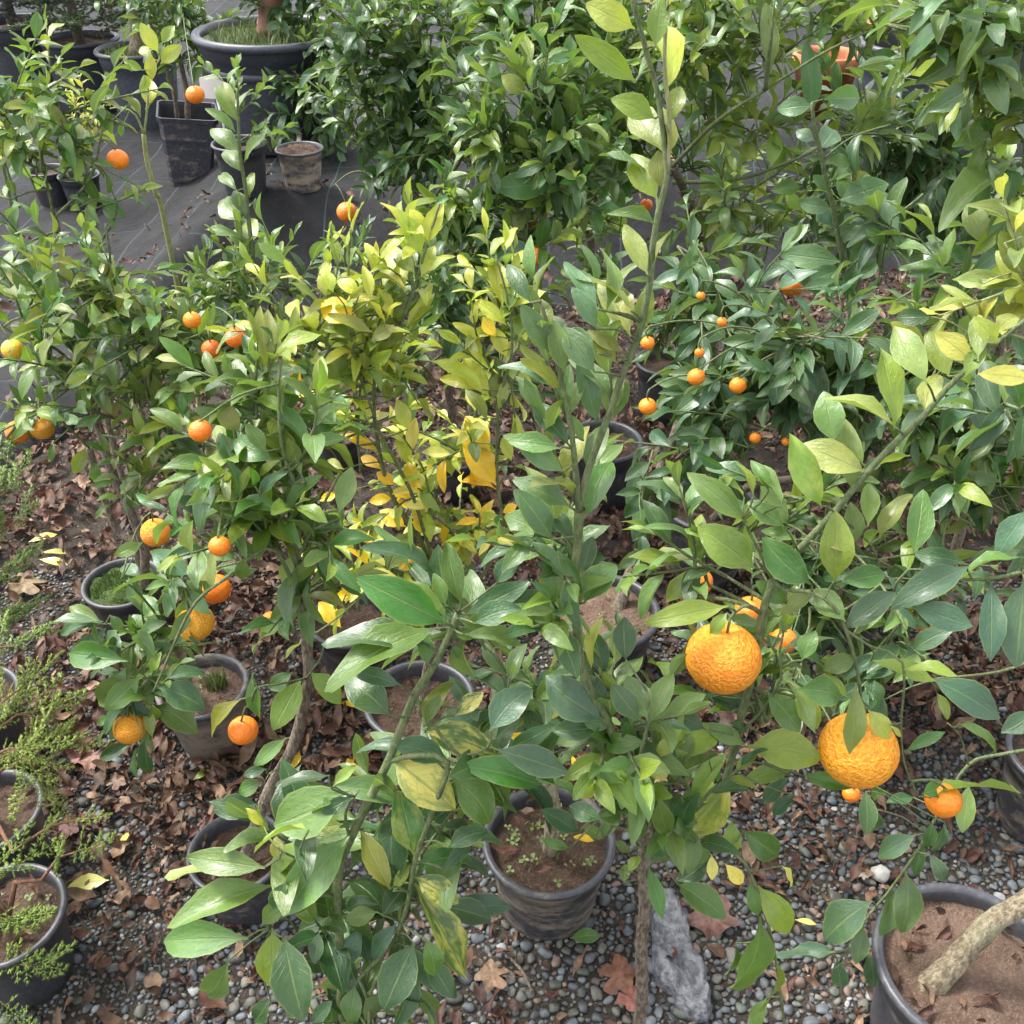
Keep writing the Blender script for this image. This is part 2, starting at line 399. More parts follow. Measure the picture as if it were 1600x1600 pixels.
def pebble_pose(r):
    q = Matrix.Rotation(rnd.uniform(0, 6.28), 3, 'Z') @ Matrix.Rotation(rnd.uniform(-.5, .5), 3, 'X')
    s = Vector((r * rnd.uniform(.85, 1.25), r * rnd.uniform(.75, 1.0), r * rnd.uniform(.5, .8)))
    return q, s
for k, (x, y, r) in enumerate(spots[:290]):
    q, s = pebble_pose(r); o = link('pebble', pm[k % 10], ground, (x, y, gz(x, y) + s.z * .35))
    o.rotation_euler = q.to_euler(); o.scale = s; o.color = stone_col(y)
VV, FF, CC = [], [], []; base = 0
for k, (x, y, r) in enumerate(spots[290:]):
    q, s = pebble_pose(r); P = (PS[k % 10] * np.array(s)) @ np.array(q).T + np.array((x, y, gz(x, y) + s.z * .3))
    VV.append(P); FF.append(IF + base); base += len(P); CC.append(np.tile(stone_col(y), (len(P), 1)))
gravel = link('gravel', npmesh('gravel', np.concatenate(VV), np.concatenate(FF), M['stone'], np.concatenate(CC)))
tag(gravel, 'loose blue grey gravel spread between the plant pots', 'gravel', kind='stuff')

# ------------------------------------------------------------------ leaf shapes (length 1 along +Y, upper side +Z)
def leaf_shape(seed, wide=.37, fold=.25, curl=.3, twist=.0, wave=.03, notch=0.0, skew=0.0):
    r = random.Random(seed)
    T = [0, .075, .16, .29, .47, .66, .83, .945, 1.0]; cx = [-1, -.55, 0, .55, 1]
    V = []; UV = []; F = []
    rows = []
    for i, t in enumerate(T):
        if t < .07: hw = .012
        elif t < .1: hw = .022
        else:
            s = (t - .075) / .925; hw = wide / 2 * (math.sin(math.pi * s ** .95) ** .80)
        if i == len(T) - 1:
            hw = .0 if not notch else .03
        zc = -curl * (t ** 2) * .55 + .05 * math.sin(t * 3.1)
        yc = t * (1 - .10 * curl * t)
        row = []
        for c in cx:
            if i == len(T) - 1 and c != 0: continue
            x = c * hw; wv = wave * math.sin(t * 9 + seed * 1.7 + (c > 0) * 1.9) * abs(c) if .1 < t < .95 else 0
            z = zc + abs(x) * fold * (1 + .2 * math.sin(seed)) + wv
            a = twist * (t - .3)
            xx = x * math.cos(a) - (z - zc) * math.sin(a); zz = zc + x * math.sin(a) + (z - zc) * math.cos(a)
            row.append(len(V)); V.append((xx + skew * math.sin(t * math.pi) * .5 - skew * .2 * t, yc, zz)); UV.append((.5 + c * .5, t))
        rows.append(row)
    for a, b in zip(rows, rows[1:]):
        if len(b) == 1:
            for k in range(4): F.append((a[k], a[k + 1], b[0]))
        else:
            for k in range(4): F.append((a[k], a[k + 1], b[k + 1], b[k]))
    return V, UV, F
def leaf_mesh(name, mat, **kw):
    V, UV, F = leaf_shape(**kw); me = mesh(name, V, F, mat)
    u = me.uv_layers.new(name='UVMap')
    for lp in me.loops: u.data[lp.index].uv = UV[lp.vertex_index]
    a = me.attributes.new('tint', 'FLOAT_COLOR', 'POINT'); a.data.foreach_set('color', [1.0] * (4 * len(V)))
    tri = []
    for f in F: tri += [(f[0], f[i], f[i + 1]) for i in range(1, len(f) - 1)]
    return me, np.array(V), np.array(tri), np.array(UV)
LS = [dict(seed=1, fold=.5, curl=.25), dict(seed=2, fold=.45, curl=.45, twist=.3), dict(seed=3, fold=.4, curl=.6, wave=.05),
      dict(seed=4, fold=.55, curl=.15, twist=-.3), dict(seed=5, wide=.40, fold=.4, curl=.4, wave=.045), dict(seed=6, wide=.33, fold=.35, curl=.55, skew=.1),
      dict(seed=7, wide=.41, fold=.3, curl=.35, wave=.05, skew=-.08), dict(seed=8, fold=.7, curl=.7, twist=.5), dict(seed=9, wide=.36, fold=.3, curl=-.15, wave=.04),
      dict(seed=10, wide=.39, fold=.3, curl=.7, twist=-.2)]
LEAF = [leaf_mesh('leaf', M['leaf'], **k) for k in LS]
NAR = [leaf_mesh('leaf', M['leaf'], **dict(k, wide=k.get('wide', .37) * .62)) for k in LS]
FLAT = [0, 4, 6, 8]
DRY = [leaf_mesh('dry_leaf', M['dry_leaf'], seed=20 + k, wide=wd, fold=fo, curl=cu, twist=tw, wave=.09, skew=sk) for k, (wd, fo, cu, tw, sk) in
       enumerate([(.42, .6, 1.1, .9, .2), (.36, .9, .6, -1.2, -.2), (.5, .4, -.8, .5, .1), (.3, 1.1, 1.4, .3, .3), (.46, .2, .4, -.4, 0), (.55, .5, -1.2, .8, -.1)])]
def frame(d, nrm):
    d = d.normalized(); x = d.cross(nrm)
    x = x.normalized() if x.length > 1e-6 else d.orthogonal().normalized()
    n = x.cross(d); return Matrix((x, d, n)).transposed()      # columns: width, length, normal

# ------------------------------------------------------------------ colours of leaves
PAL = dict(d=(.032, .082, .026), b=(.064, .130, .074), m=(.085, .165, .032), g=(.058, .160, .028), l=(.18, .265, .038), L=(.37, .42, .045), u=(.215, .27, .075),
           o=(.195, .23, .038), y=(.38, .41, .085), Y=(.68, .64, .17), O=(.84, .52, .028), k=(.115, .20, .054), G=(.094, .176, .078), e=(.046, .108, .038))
def leaf_col(code, mott=0.0):
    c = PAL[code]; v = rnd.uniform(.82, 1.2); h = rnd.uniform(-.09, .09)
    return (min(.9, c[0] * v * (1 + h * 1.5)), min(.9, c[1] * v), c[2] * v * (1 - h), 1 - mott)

# ------------------------------------------------------------------ plants
class Plant:
    def __init__(s, name, label, cat, base, group=None, stem='green_stem', wood='bark'):
        s.o = link(name, None, None, base); s.o.empty_display_size = .05; tag(s.o, label, cat, group)
        s.base = Vector(base); s.S = []; s.leaves = []; s.stem = M[stem]; s.wood = M[wood]; s.twigs = 0
    def add(s, name, V, F, mat, sm=True):
        return link(name, mesh(name, [Vector(v) - s.base for v in V], F, mat, sm), s.o)
    def branch(s, P, r0, r1, name='branch', mat=None, keep=True, bump=.15, sides=7, step=.018):
        """P world points; radius from r0 to r1"""
        C = catmull(P, step); L = len(P) - 1
        if name == 'branch': r0 *= .68; r1 *= .72
        wob = r0 * .35
        pts = [c + Vector((noise.noise(c * 14), noise.noise(c * 14 + Vector((9, 0, 0))), 0)) * wob for c, t in C]
        rad = [r0 + (r1 - r0) * (t / L) for c, t in C]
        if name == 'trunk':
            rad = [r * (1 + .5 * math.exp(-i / 1.5)) for i, r in enumerate(rad)]
        if keep: s.S += [(p, r) for p, r in zip(pts, rad)]
        return s.add(name, *tube(pts, rad, sides, bump), mat or (s.wood if r0 > .006 else s.stem))
    def px(s, pts, r0, r1, name='branch', mat=None):
        """a stem given as (u, v, Y) sightings"""
        return s.branch([at(*p) for p in pts], r0, r1, name, M[mat] if mat else None, sides=9 if r0 > .006 else 7)
    def near(s, p):
        return min(s.S, key=lambda q: (q[0] - p).length_squared)
    def twig(s, a, b, r=.0016, sag=.0):
        m = (a + b) * .5 + Vector((rnd.uniform(-.1, .1), rnd.uniform(-.1, .1), .05 + sag)) * (b - a).length
        s.branch([a, m, b], r * 1.35, r, 'twig', s.stem, keep=False, bump=0, sides=5, step=.03)
    def leaf(s, p, d, L, nrm, code, var=None, ws=1.0, mott=0.0, narrow=False):
        s.leaves.append((Vector(p), frame(d, nrm), L, ws, leaf_col(code, mott), rnd.randrange(len(LEAF)) if var is None else var, narrow))
    def traced(s, tile, data, flat=True, reach=.10):
        """leaves sighted one by one: base, tip, width and colour, in the coordinates of a survey tile"""
        ox, oy = TILES[tile]; k = 550 / 1600
        for row in data:
            x0, y0, x1, y1, wd, code = row[:6]; mott = row[6] if len(row) > 6 else 0
            u0, v0, u1, v1 = ox + x0 * k, oy + y0 * k, ox + x1 * k, oy + y1 * k
            q = min(s.S, key=lambda t: (pix_c(t[0])[0] - u0) ** 2 + (pix_c(t[0])[1] - v0) ** 2)[0]
            dist = math.hypot(pix_c(q)[0] - u0, pix_c(q)[1] - v0)
            Y = q.y + rnd.uniform(-1, .55) * min(.06, dist * .0011)
            p0 = at(u0, v0, Y); Lp = math.hypot(u1 - u0, v1 - v0) * depth(p0) / FPX
            p1 = CAM + ray(u1, v1) * (depth(p0) + rnd.uniform(-.42, .42) * Lp); d = p1 - p0; L = d.length
            view = (CAM - (p0 + p1) * .5).normalized(); dn = d.normalized()
            nv = (view - dn * view.dot(dn)).normalized(); side = dn.cross(nv)
            W = wd * k * depth(p0) / FPX
            ws = min(1.4, max(.85, 1.08 * W / (.37 * L)))
            c = min(1, 1.15 * W / (.37 * L * ws)); th = math.acos(max(.45, c)) + rnd.uniform(.0, .35)
            n1 = nv * math.cos(th) + side * math.sin(th); n2 = nv * math.cos(th) - side * math.sin(th)
            n_ = n1 if n1.z > n2.z else n2
            if dist > 9: s.twig(q, p0 + d * .02, .0009)
            s.leaf(p0, d, L * 1.03, n_, code, rnd.choice(FLAT) if flat and wd > 60 else None, ws, mott)
    def shoot(s, a, b, n, size, codes, stem_r=.0018, ang=(35, 70), droop=.25, narrow=False, mott=0.0, start=.1, tip=True):
        ax = (b - a); L = ax.length; axn = ax.normalized()
        mid = (a + b) * .5 + Vector((rnd.uniform(-1, 1), rnd.uniform(-1, 1), rnd.uniform(-.2, .6))) * L * .08
        s.branch([a, mid, b], stem_r * 1.3, stem_r * .6, 'shoot', s.stem, keep=False, bump=0, sides=5, step=.035)
        e1 = axn.orthogonal().normalized(); e2 = axn.cross(e1); ph = rnd.uniform(0, 6.28)
        for i in range(n):
            t = start + (1 - start) * (i + .5 * rnd.random()) / n
            p = a.lerp(mid, t * 2) if t < .5 else mid.lerp(b, t * 2 - 1)
            ph += 2.4 + rnd.uniform(-.4, .4)
            rad = e1 * math.cos(ph) + e2 * math.sin(ph)
            an = R(rnd.uniform(*ang)) * (1 - .45 * t)
            d = axn * math.cos(an) + rad * math.sin(an); d.z -= droop * rnd.random()
            d.normalize()
            nr = (axn - d * axn.dot(d)) * .8 + Vector((rnd.uniform(-.3, .3), rnd.uniform(-.3, .3), .75))
            s.leaf(p, d, size * rnd.uniform(.7, 1.15) * (1 - .25 * t), nr, rnd.choice(codes), None, rnd.uniform(.85, 1.1), mott if rnd.random() < .5 else 0, narrow)
        if tip:
            s.leaf(b, axn, size * .6, Vector((rnd.uniform(-1, 1), rnd.uniform(-1, 1), .3)), rnd.choice(codes), None, .8, 0, narrow)
    def canopy(s, blobs, size, codes, up=.55, slen=(.09, .18), nl=(6, 10), droop=.25, narrow=False, mott=0.0):
        size *= 1.15; slen = (slen[0] * 1.25, slen[1] * 1.3)
        for (u, v, Y, rp, n) in blobs:
            n = max(2, round(n * .86))
            c = at(u, v, Y); Rw = rp * depth(c) / FPX
            for k in range(n):
                d = Vector((rnd.gauss(0, 1), rnd.gauss(0, 1), rnd.gauss(0, 1))).normalized()
                p = c + d * Rw * (rnd.random() ** .5) * .8
                out = (d * .8 + Vector((rnd.uniform(-.5, .5), rnd.uniform(-.5, .5), up + rnd.uniform(-.5, .5)))).normalized()
                L = rnd.uniform(*slen); a = p - out * L * .4; b = p + out * L * .6
                q = s.near(a)[0]
                if (q - a).length > .012: s.twig(q, a, .0016 + .004 * min(.35, (q - a).length))
                s.shoot(a, b, rnd.randint(*nl), size, codes, droop=droop, narrow=narrow, mott=mott)
                if rnd.random() < .6: s.S.append((p, .002))
    def fruit(s, u, v, dpx, Y=None, rough=False, tint=(1, 1, 1), q=None, squash=.92):
        if Y is None:
            t = min(s.S, key=lambda t: (pix_c(t[0])[0] - u) ** 2 + (pix_c(t[0])[1] - (v - dpx * .5)) ** 2)[0]; Y = t.y
        c = at(u, v, Y); r = dpx / 2 * depth(c) / FPX
        o = link('orange', ROUGH if rough else SMOOTH, s.o, c - s.base); o.scale = (r, r, r * squash); o.rotation_euler = (rnd.uniform(-.25, .25), rnd.uniform(-.25, .25), rnd.uniform(0, 6))
        v = rnd.uniform(.9, 1.12); o.color = (tint[0] * rnd.uniform(.92, 1.05), tint[1] * v, tint[2], 1)
        k = link('calyx', CALYX, o)
        top = c + Vector((0, 0, r * squash * .93)); q = s.near(top + Vector((0, 0, .03)))[0]
        up = [t for t in s.S if top.z + .015 < t[0].z < top.z + .16 and (t[0] - top).length < .16]
        if up:
            q = min(up, key=lambda t: (t[0] - top).length)[0]; P = [top, (top + q) * .5 + Vector((0, 0, .01)), q]
        else: P = [top, top + Vector((0, 0, .02)), (top * .6 + q * .4) + Vector((0, 0, .03)), q]
        s.branch(P, .0015, .0018, 'fruit_stalk', s.stem, keep=False, bump=0, sides=5, step=.02)
    def finish(s, cap=290):
        """the leaves that show largest are parts of their own, the rest one mass"""
        def size(t):
            c = t[0] + t[1].col[1] * t[2] * .5; u, v = pix(c)
            f = 1 if (-60 < u < 1660 and -60 < v < 1660) else .15
            return t[2] / max(.2, depth(c)) * f
        s.leaves.sort(key=size, reverse=True)
        for (p, m, L, ws, c, var, nar) in s.leaves[:cap]:
            me = (NAR if nar else LEAF)[var][0]
            o = link('leaf', me, s.o); o.matrix_parent_inverse = Matrix()
            mm = m.to_4x4() @ Matrix.Diagonal((L * ws, L, L, 1)); mm.translation = p - s.base
            o.matrix_local = mm; o.color = c
        rest = s.leaves[cap:]
        if rest:
            VV, FF, CC, UU = [], [], [], []; b = 0
            for (p, m, L, ws, c, var, nar) in rest:
                _, V, T, U = (NAR if nar else LEAF)[var]
                P = (V * np.array((L * ws, L, L))) @ np.array(m).T + np.array(p - s.base)
                VV.append(P); FF.append(T + b); b += len(V); CC.append(np.tile(c, (len(V), 1))); UU.append(U)
            F = np.concatenate(FF); U = np.concatenate(UU)
            me = npmesh('foliage', np.concatenate(VV), F, M['leaf'], np.concatenate(CC))
            uvl = me.uv_layers.new(name='UVMap'); vi = np.zeros(len(me.loops), np.int32); me.loops.foreach_get('vertex_index', vi)
            uvl.data.foreach_set('uv', U[vi].astype(np.float32).ravel())
            o = link('foliage', me, s.o); tag(o, kind='stuff')
_pc = {}
def pix_c(p):
    k = (p.x, p.y, p.z)
    r = _pc.get(k)
    if r is None: r = _pc[k] = pix(p)
    return r
TILES = dict(A=(0, 0), B=(500, 0), C=(1050, 0), D=(0, 500), E=(500, 500), F=(1050, 500), G=(0, 1050), H=(500, 1050), I=(1050, 1050))

# ------------------------------------------------------------------ fruit shapes
def fruit_mesh(name, mat, rough):
    V = []
    for p in IV1:
        q = Vector(p); top = math.exp(-((q.x ** 2 + q.y ** 2) / .05)) * (q.z > 0)
        k = 1 - .07 * top
        if rough:
            k += .012 * noise.noise(q * 3) + .010 * (noise.noise(Vector((q.x * 6, q.y * 6, q.z * 13))))
            k += .05 * math.exp(-((q.x ** 2 + q.y ** 2 - .10) ** 2) / .01) * (q.z > 0)
        else: k += .008 * noise.noise(q * 2)
        V.append(q * k)
    return mesh(name, V, [tuple(int(i) for i in f) for f in IF1], mat)
IV1, IF1 = ico(4)
ROUGH = fruit_mesh('rough_orange', M['rough_peel'], True); SMOOTH = fruit_mesh('orange', M['smooth_peel'], False)
def calyx_mesh():
    V = [(0, 0, .955)]; F = []
    for k in range(10):
        a = 2 * math.pi * k / 10; r = .17 if k % 2 == 0 else .08
        V.append((r * math.cos(a), r * math.sin(a), .935 - r * .12))
    for k in range(10): F.append((0, 1 + k, 1 + (k + 1) % 10))
    for k in range(10): V.append((V[1 + k][0] * .8, V[1 + k][1] * .8, .88))
    for k in range(10): F.append((1 + k, 11 + k, 11 + (k + 1) % 10, 1 + (k + 1) % 10))
    return mesh('calyx', V, F, M['calyx'])
CALYX = calyx_mesh()

# ------------------------------------------------------------------ pots
POTS = {}
def soil_mesh(r, z, mat, seed, dome=.0, rough=.013):
    V = [(0, 0, z + dome)]; F = []; rings = 9; seg = 36
    for i in range(1, rings + 1):
        for k in range(seg):
            a = 2 * math.pi * k / seg; q = r * i / rings
            h = z + dome * (1 - (i / rings) ** 2) + rough * noise.noise(Vector((q * math.cos(a) * 22, q * math.sin(a) * 22, seed))) + rough * .6 * noise.noise(Vector((q * math.cos(a) * 60, q * math.sin(a) * 60, seed + 5)))
            V.append((q * math.cos(a), q * math.sin(a), h))
    for k in range(seg): F.append((0, 1 + k, 1 + (k + 1) % seg))
    for i in range(rings - 1):
        for k in range(seg):
            a = 1 + i * seg; F.append((a + k, a + seg + k, a + seg + (k + 1) % seg, a + (k + 1) % seg))
    return mesh('soil', V, F, mat)
def pot(u, v, wpx, label, ratio=.86, mud=.35, soil='soil', level=.80, dome=.0, tint=(1, 1, 1), name='plant_pot', group='round plant pots', taper=.74, band=False):
    r = .1
    p = gnd(u, v, .2); zz = 0
    for _ in range(30):
        h = r * 2 * ratio; zz = .5 * zz + .5 * ground_z(p.x, p.y); p = gnd(u, v, h + zz); r = .5 * r + .5 * (wpx / 2 * depth(p) / FPX)
    h = r * 2 * ratio; zz = ground_z(p.x, p.y) - .006
    root = link(name, None, None, (p.x, p.y, zz)); tag(root, label, 'pot', group); root.empty_display_size = .05
    rb = r * taper; t = max(.004, r * .03); lip = r * .075
    def rz(z): return rb + (r * .955 - rb) * z / h
    prof = [(rb * .9, .012), (rb * .93, .0), (rb * .985, .0), (rb, .006)]
    prof += [(rz(h * k), h * k) for k in (.12, .3, .5, .68)]
    prof += [(rz(h * .80), h * .80), (rz(h * .80) + t * .4, h * .805), (rz(h * .9) + t * .5, h * .90), (rz(h) + t * .4, h - lip * 1.5)]
    V, F = lathe(prof, 44)
    body = link('pot_wall', mesh('pot_wall', V, F, M['pot']), root); body.color = (*tint, mud)
    q = rz(h) + t * .4
    rim = [(q, h - lip * 1.5), (q + lip * .75, h - lip * 1.35), (q + lip * .95, h - lip * .7), (q + lip * .7, h - lip * .15), (q + lip * .2, h), (q - lip * .4, h - lip * .12), (q - lip * .75, h - lip * .6)]
    rim += [(rz(h * k) - t, h * k) for k in (.93, .86, .80, .7, level - .14)]
    V, F = lathe(rim, 44)
    ro = link('pot_rim', mesh('pot_rim', V, F, M['pot']), root); ro.color = (*[min(1.6, c * 1.25) for c in tint], mud * .5)
    so_ = link('soil', soil_mesh(rz(h * level) - t * .5, h * level, M[soil], rnd.random() * 50, dome), root)
    if band:
        V, F = lathe([(rz(h * .66) + .001, h * .66), (rz(h * .66) + lip * .35, h * .67), (rz(h * .72) + lip * .35, h * .72), (rz(h * .73) + .001, h * .735)], 44)
        link('pot_band', mesh('pot_band', V, F, M['pot']), root).color = (*tint, mud)
    POTS[root.name] = (h * level, rz(h * level))
    return root
def soil_top(p): return Vector((p.location.x, p.location.y, p.location.z + POTS[p.name][0]))
# ------------------------------------------------------------------ the pots that the photograph shows
pA = pot(858, 1306, 203, 'muddy black pot with weeds and a cut grey trunk standing on open gravel', .86, .75, 'soil', .84)
pB = pot(1520, 1503, 288, 'wide grey pot of dry brown clay holding a thick slanting cut trunk', .86, .35, 'dry_soil', .86, .012, (1.6, 1.6, 1.65))
pC = pot(942, 948, 176, 'grey pot heaped with dry soil round a slim brown trunk', .86, .45, 'dry_soil', .88, .015)
pD = pot(315, 1066, 138, 'mud caked pot with grass tufts beside the small fallen orange', .92, .95, 'dry_soil', .84)
pE = pot(190, 905, 120, 'black pot filled with bright green moss among brown leaf litter', .86, .3, 'moss', .90)
pF = pot(655, 1088, 170, 'black pot of bare soil under the yellowing citrus tree', .86, .35, 'soil', .80)
pG = pot(548, 962, 128, 'dark pot half hidden behind big yellow leaves', .9, .5, 'soil', .85)
pH = pot(943, 684, 120, 'black pot of brown soil on leaf litter beside the bushy dark citrus', .98, .4, 'soil', .85)
pI = pot(1112, 782, 146, 'muddy black pot half under drooping dark citrus leaves', .98, .6, 'soil', .82)
pJ = pot(368, 1325, 148, 'dark pot of litter holding a bent grey trunk with large glossy leaves above', .9, .5, 'soil', .80)
pK = pot(3, 1424, 182, 'clean black pot of juniper with brown soil on the gravel', .95, .05, 'soil', .86)
pL = pot(-22, 1262, 160, 'clean black pot of juniper partly behind another juniper pot', .95, .05, 'soil', .82)
pM = pot(-48, 1085, 140, 'black pot of juniper at the foot of the feathery hedge', .95, .05, 'soil', .85)
pN = pot(1668, 1175, 170, 'grey pot standing on gravel beyond the wide clay filled pot', 1.0, .6, 'soil', .85)
pO = pot(1335, 905, 128, 'dark pot under the spreading green branch with the rough orange', .9, .3, 'soil', .85)
pP = pot(525, 672, 78, 'small black pot sunk in litter behind the yellow leaves', .8, .3, 'soil', .85)
pQ = pot(709, 706, 84, 'small black pot holding a thin pale trunk behind the yellow tree', .9, .3, 'soil', .85)
pS = pot(1040, 560, 92, 'tall black pot behind small oranges and bluish leaves', 1.1, .3, 'soil', .85)
pR = pot(467, 228, 73, 'small weathered grey pot with a muddy foot on black fabric', .88, .8, 'soil', .92, 0, (1.8, 1.8, 1.8))
pT = pot(373, 219, 84, 'round black pot with a white plant tag', .95, .25, 'soil', .80)
pV = pot(424, 42, 240, 'huge black nursery tub with grass and a tall banded side', .70, .15, 'moss', .93, .02, (1.1, 1.15, 1.3), name='nursery_tub', group='large nursery tubs', taper=.80, band=True)
pW = pot(212, 72, 124, 'large grey blue tub holding a citrus standard with thick trunk', .95, .2, 'moss', .93, 0, (1.6, 1.7, 1.9), name='nursery_tub', group='large nursery tubs', taper=.72)
pX = pot(122, 56, 118, 'large black tub of brownish pine', .9, .15, 'soil', .9, 0, (.9, .95, 1.05), name='nursery_tub', group='large nursery tubs', taper=.8)
pY = pot(18, 30, 120, 'large grey tub of bluish spruce', 1.0, .2, 'soil', .9, 0, (1.3, 1.3, 1.35), name='nursery_tub', group='large nursery tubs', taper=.85)
pZ = pot(122, 270, 62, 'little black pot standing on fabric behind the left citrus', .9, .1, 'soil', .8)
pZ2 = pot(72, 262, 60, 'little black pot beside another on fabric, half hidden by leaves', .9, .1, 'soil', .8)
pU2 = pot(1440, 60, 190, 'dark blue grey tub behind the leafy citrus row', .9, .1, 'soil', .85, 0, (1.2, 1.3, 1.5), name='nursery_tub', group='large nursery tubs', taper=.85)
pU3 = pot(1580, 20, 150, 'dark tub at the end of the leafy citrus row', .9, .1, 'soil', .85, 0, (1.2, 1.3, 1.5), name='nursery_tub', group='large nursery tubs', taper=.85)

# the tilted square pot
def square_pot(u, v, w, h, rot, tilt, label):
    p = gnd(u, v, .2); p.z = ground_z(p.x, p.y)
    root = link('square_pot', None, None, p); tag(root, label, 'pot'); root.rotation_euler = (tilt[0], tilt[1], rot)
    def sq(r, z):
        c = r * .14; return [(r - c, -r, z), (r, -r + c, z), (r, r - c, z), (r - c, r, z), (-r + c, r, z), (-r, r - c, z), (-r, -r + c, z), (-r + c, -r, z)]
    def loft(rows):
        V = []; F = []
        for r, z in rows: V += sq(r, z)
        for i in range(len(rows) - 1):
            for k in range(8): F.append((i * 8 + k, i * 8 + (k + 1) % 8, (i + 1) * 8 + (k + 1) % 8, (i + 1) * 8 + k))
        return V, F
    t = .006
    b = link('pot_wall', mesh('pot_wall', *loft([(w * .36, .01), (w * .37, 0), (w * .38, 0), (w * .5, h * .93)]), M['pot'], False), root); b.color = (1.7, 1.7, 1.75, .5)
    rm = link('pot_rim', mesh('pot_rim', *loft([(w * .5, h * .93), (w * .53, h * .935), (w * .535, h), (w * .5, h), (w * .49, h * .95), (w * .46, h * .6)]), M['pot'], False), root); rm.color = (1.3, 1.3, 1.4, .2)
    s = mesh('soil', sq(w * .462, h * .72), [tuple(range(8))], M['soil']); link('soil', s, root)
    POTS[root.name] = (h * .72, w * .4); return root
pU = square_pot(292, 238, .24, .29, .25, (.05, .12), 'tilted square grey pot with two bare trunks on black fabric')

def terracotta(u, v, wpx, label, tilt):
    p = gnd(u, v, .1); zz = ground_z(p.x, p.y); p = gnd(u, v, zz + .1); r = wpx / 2 * depth(p) / FPX
    root = link('terracotta_pot', None, None, (p.x, p.y, zz)); tag(root, label, 'pot', 'terracotta pots behind the citrus row'); root.rotation_euler = (tilt, 0, 0)
    V, F = lathe([(r * .6, .004), (r * .62, 0), (r * .92, r * 1.3), (r * 1.0, r * 1.31), (r * 1.02, r * 1.7), (r * .95, r * 1.72), (r * .9, r * 1.6), (r * .86, r * 1.2)], 32)
    link('pot_wall', mesh('pot_wall', V, F, M['terracotta']), root)
    link('soil', soil_mesh(r * .87, r * 1.35, M['soil'], 3.3), root)
terracotta(1285, 140, 105, 'orange terracotta pot standing behind the citrus row', 0)
terracotta(1392, 85, 90, 'smaller orange terracotta pot behind the citrus row beside dark tub', 0)

# white plant tag in the round pot
def plant_tag():
    b = soil_top(pT) + Vector((-.035, .0, 0)); t = at(336, 143, b.y)
    root = link('plant_tag', None, None, b); tag(root, 'white plastic plant tag on a thin stick in round pot', 'tag')
    V, F = tube([Vector((0, 0, -.03)), (t - b) * .5, (t - b)], [.004, .004, .004], 6); link('stick', mesh('stick', V, F, M['tag']), root)
    c = t - b; pts = [(-.045, .035), (.02, .05), (.05, .0), (.035, -.035), (-.05, -.03)]
    V = [c + Vector((x, s * .0012 - .004, z + .01)) for s in (-1, 1) for x, z in pts]
    F = [(4, 3, 2, 1, 0), (5, 6, 7, 8, 9)] + [(i, (i + 1) % 5, 5 + (i + 1) % 5, 5 + i) for i in range(5)]
    link('card', mesh('card', V, F, M['tag'], False), root)
plant_tag()

# weeds, grass and moss tufts growing in pots
def blades(parent, c, rr, n, h, colr, name, spread=.5, wd=.0012):
    VV, FF, CC = [], [], []; b = 0
    for _ in range(n):
        a = rnd.uniform(0, 6.28); q = rr * rnd.random() ** .5; x, y = c[0] + q * math.cos(a), c[1] + q * math.sin(a)
        H = h * rnd.uniform(.5, 1.2); a2 = rnd.uniform(0, 6.28); lx, ly = H * spread * math.cos(a2) * rnd.random(), H * spread * math.sin(a2) * rnd.random()
        px, py = -math.sin(a2) * wd, math.cos(a2) * wd
        VV += [(x - px, y - py, c[2]), (x + px, y + py, c[2]), (x + lx * .4 + px * .8, y + ly * .4 + py * .8, c[2] + H * .6), (x + lx * .4 - px * .8, y + ly * .4 - py * .8, c[2] + H * .6), (x + lx, y + ly, c[2] + H)]
        FF += [(b, b + 1, b + 2), (b, b + 2, b + 3), (b + 3, b + 2, b + 4)]; b += 5
        v = rnd.uniform(.6, 1.3); CC += [(colr[0] * v, colr[1] * v, colr[2] * v, 1)] * 5
    o = link(name, npmesh(name, np.array(VV), np.array(FF), M['tuft'], np.array(CC)), parent); tag(o, kind='stuff')
def clover(parent, z, rr, n, colr, sz=.006):
    VV, FF, CC = [], [], []; b = 0
    for _ in range(n):
        a = rnd.uniform(0, 6.28); q = rr * rnd.random() ** .45; x, y = q * math.cos(a), q * math.sin(a)
        if noise.noise(Vector((x * 30, y * 30, 2))) < -.05: continue
        H = rnd.uniform(.004, .022); v = rnd.uniform(.7, 1.3)
        for k in range(3):
            th = a + k * 2.1; s = sz * rnd.uniform(.7, 1.3); dx, dy = math.cos(th), math.sin(th)
            VV += [(x, y, z + H), (x + dx * s - dy * s * .6, y + dy * s + dx * s * .6, z + H + .003), (x + dx * s * 1.5, y + dy * s * 1.5, z + H + .001), (x + dx * s + dy * s * .6, y + dy * s - dx * s * .6, z + H + .003)]
            FF += [(b, b + 3, b + 2), (b, b + 2, b + 1)]; b += 4; CC += [(colr[0] * v, colr[1] * v, colr[2] * v, 1)] * 4
        VV += [(x - .0006, y, z - .004), (x + .0006, y, z - .004), (x, y, z + H)]; FF.append((b, b + 1, b + 2)); b += 3; CC += [(colr[0], colr[1], colr[2], 1)] * 3
    o = link('weed', npmesh('weed', np.array(VV), np.array(FF), M['tuft'], np.array(CC)), parent); tag(o, kind='stuff')
clover(pA, POTS[pA.name][0], .085, 42, (.16, .22, .06))
blades(pA, (0, 0, POTS[pA.name][0]), .07, 60, .012, (.20, .24, .05), 'moss_tuft', .8)
blades(pD, (.02, .02, POTS[pD.name][0]), .02, 130, .035, (.13, .18, .05), 'grass_tuft')
clover(pD, POTS[pD.name][0], .05, 40, (.16, .2, .06), .004)
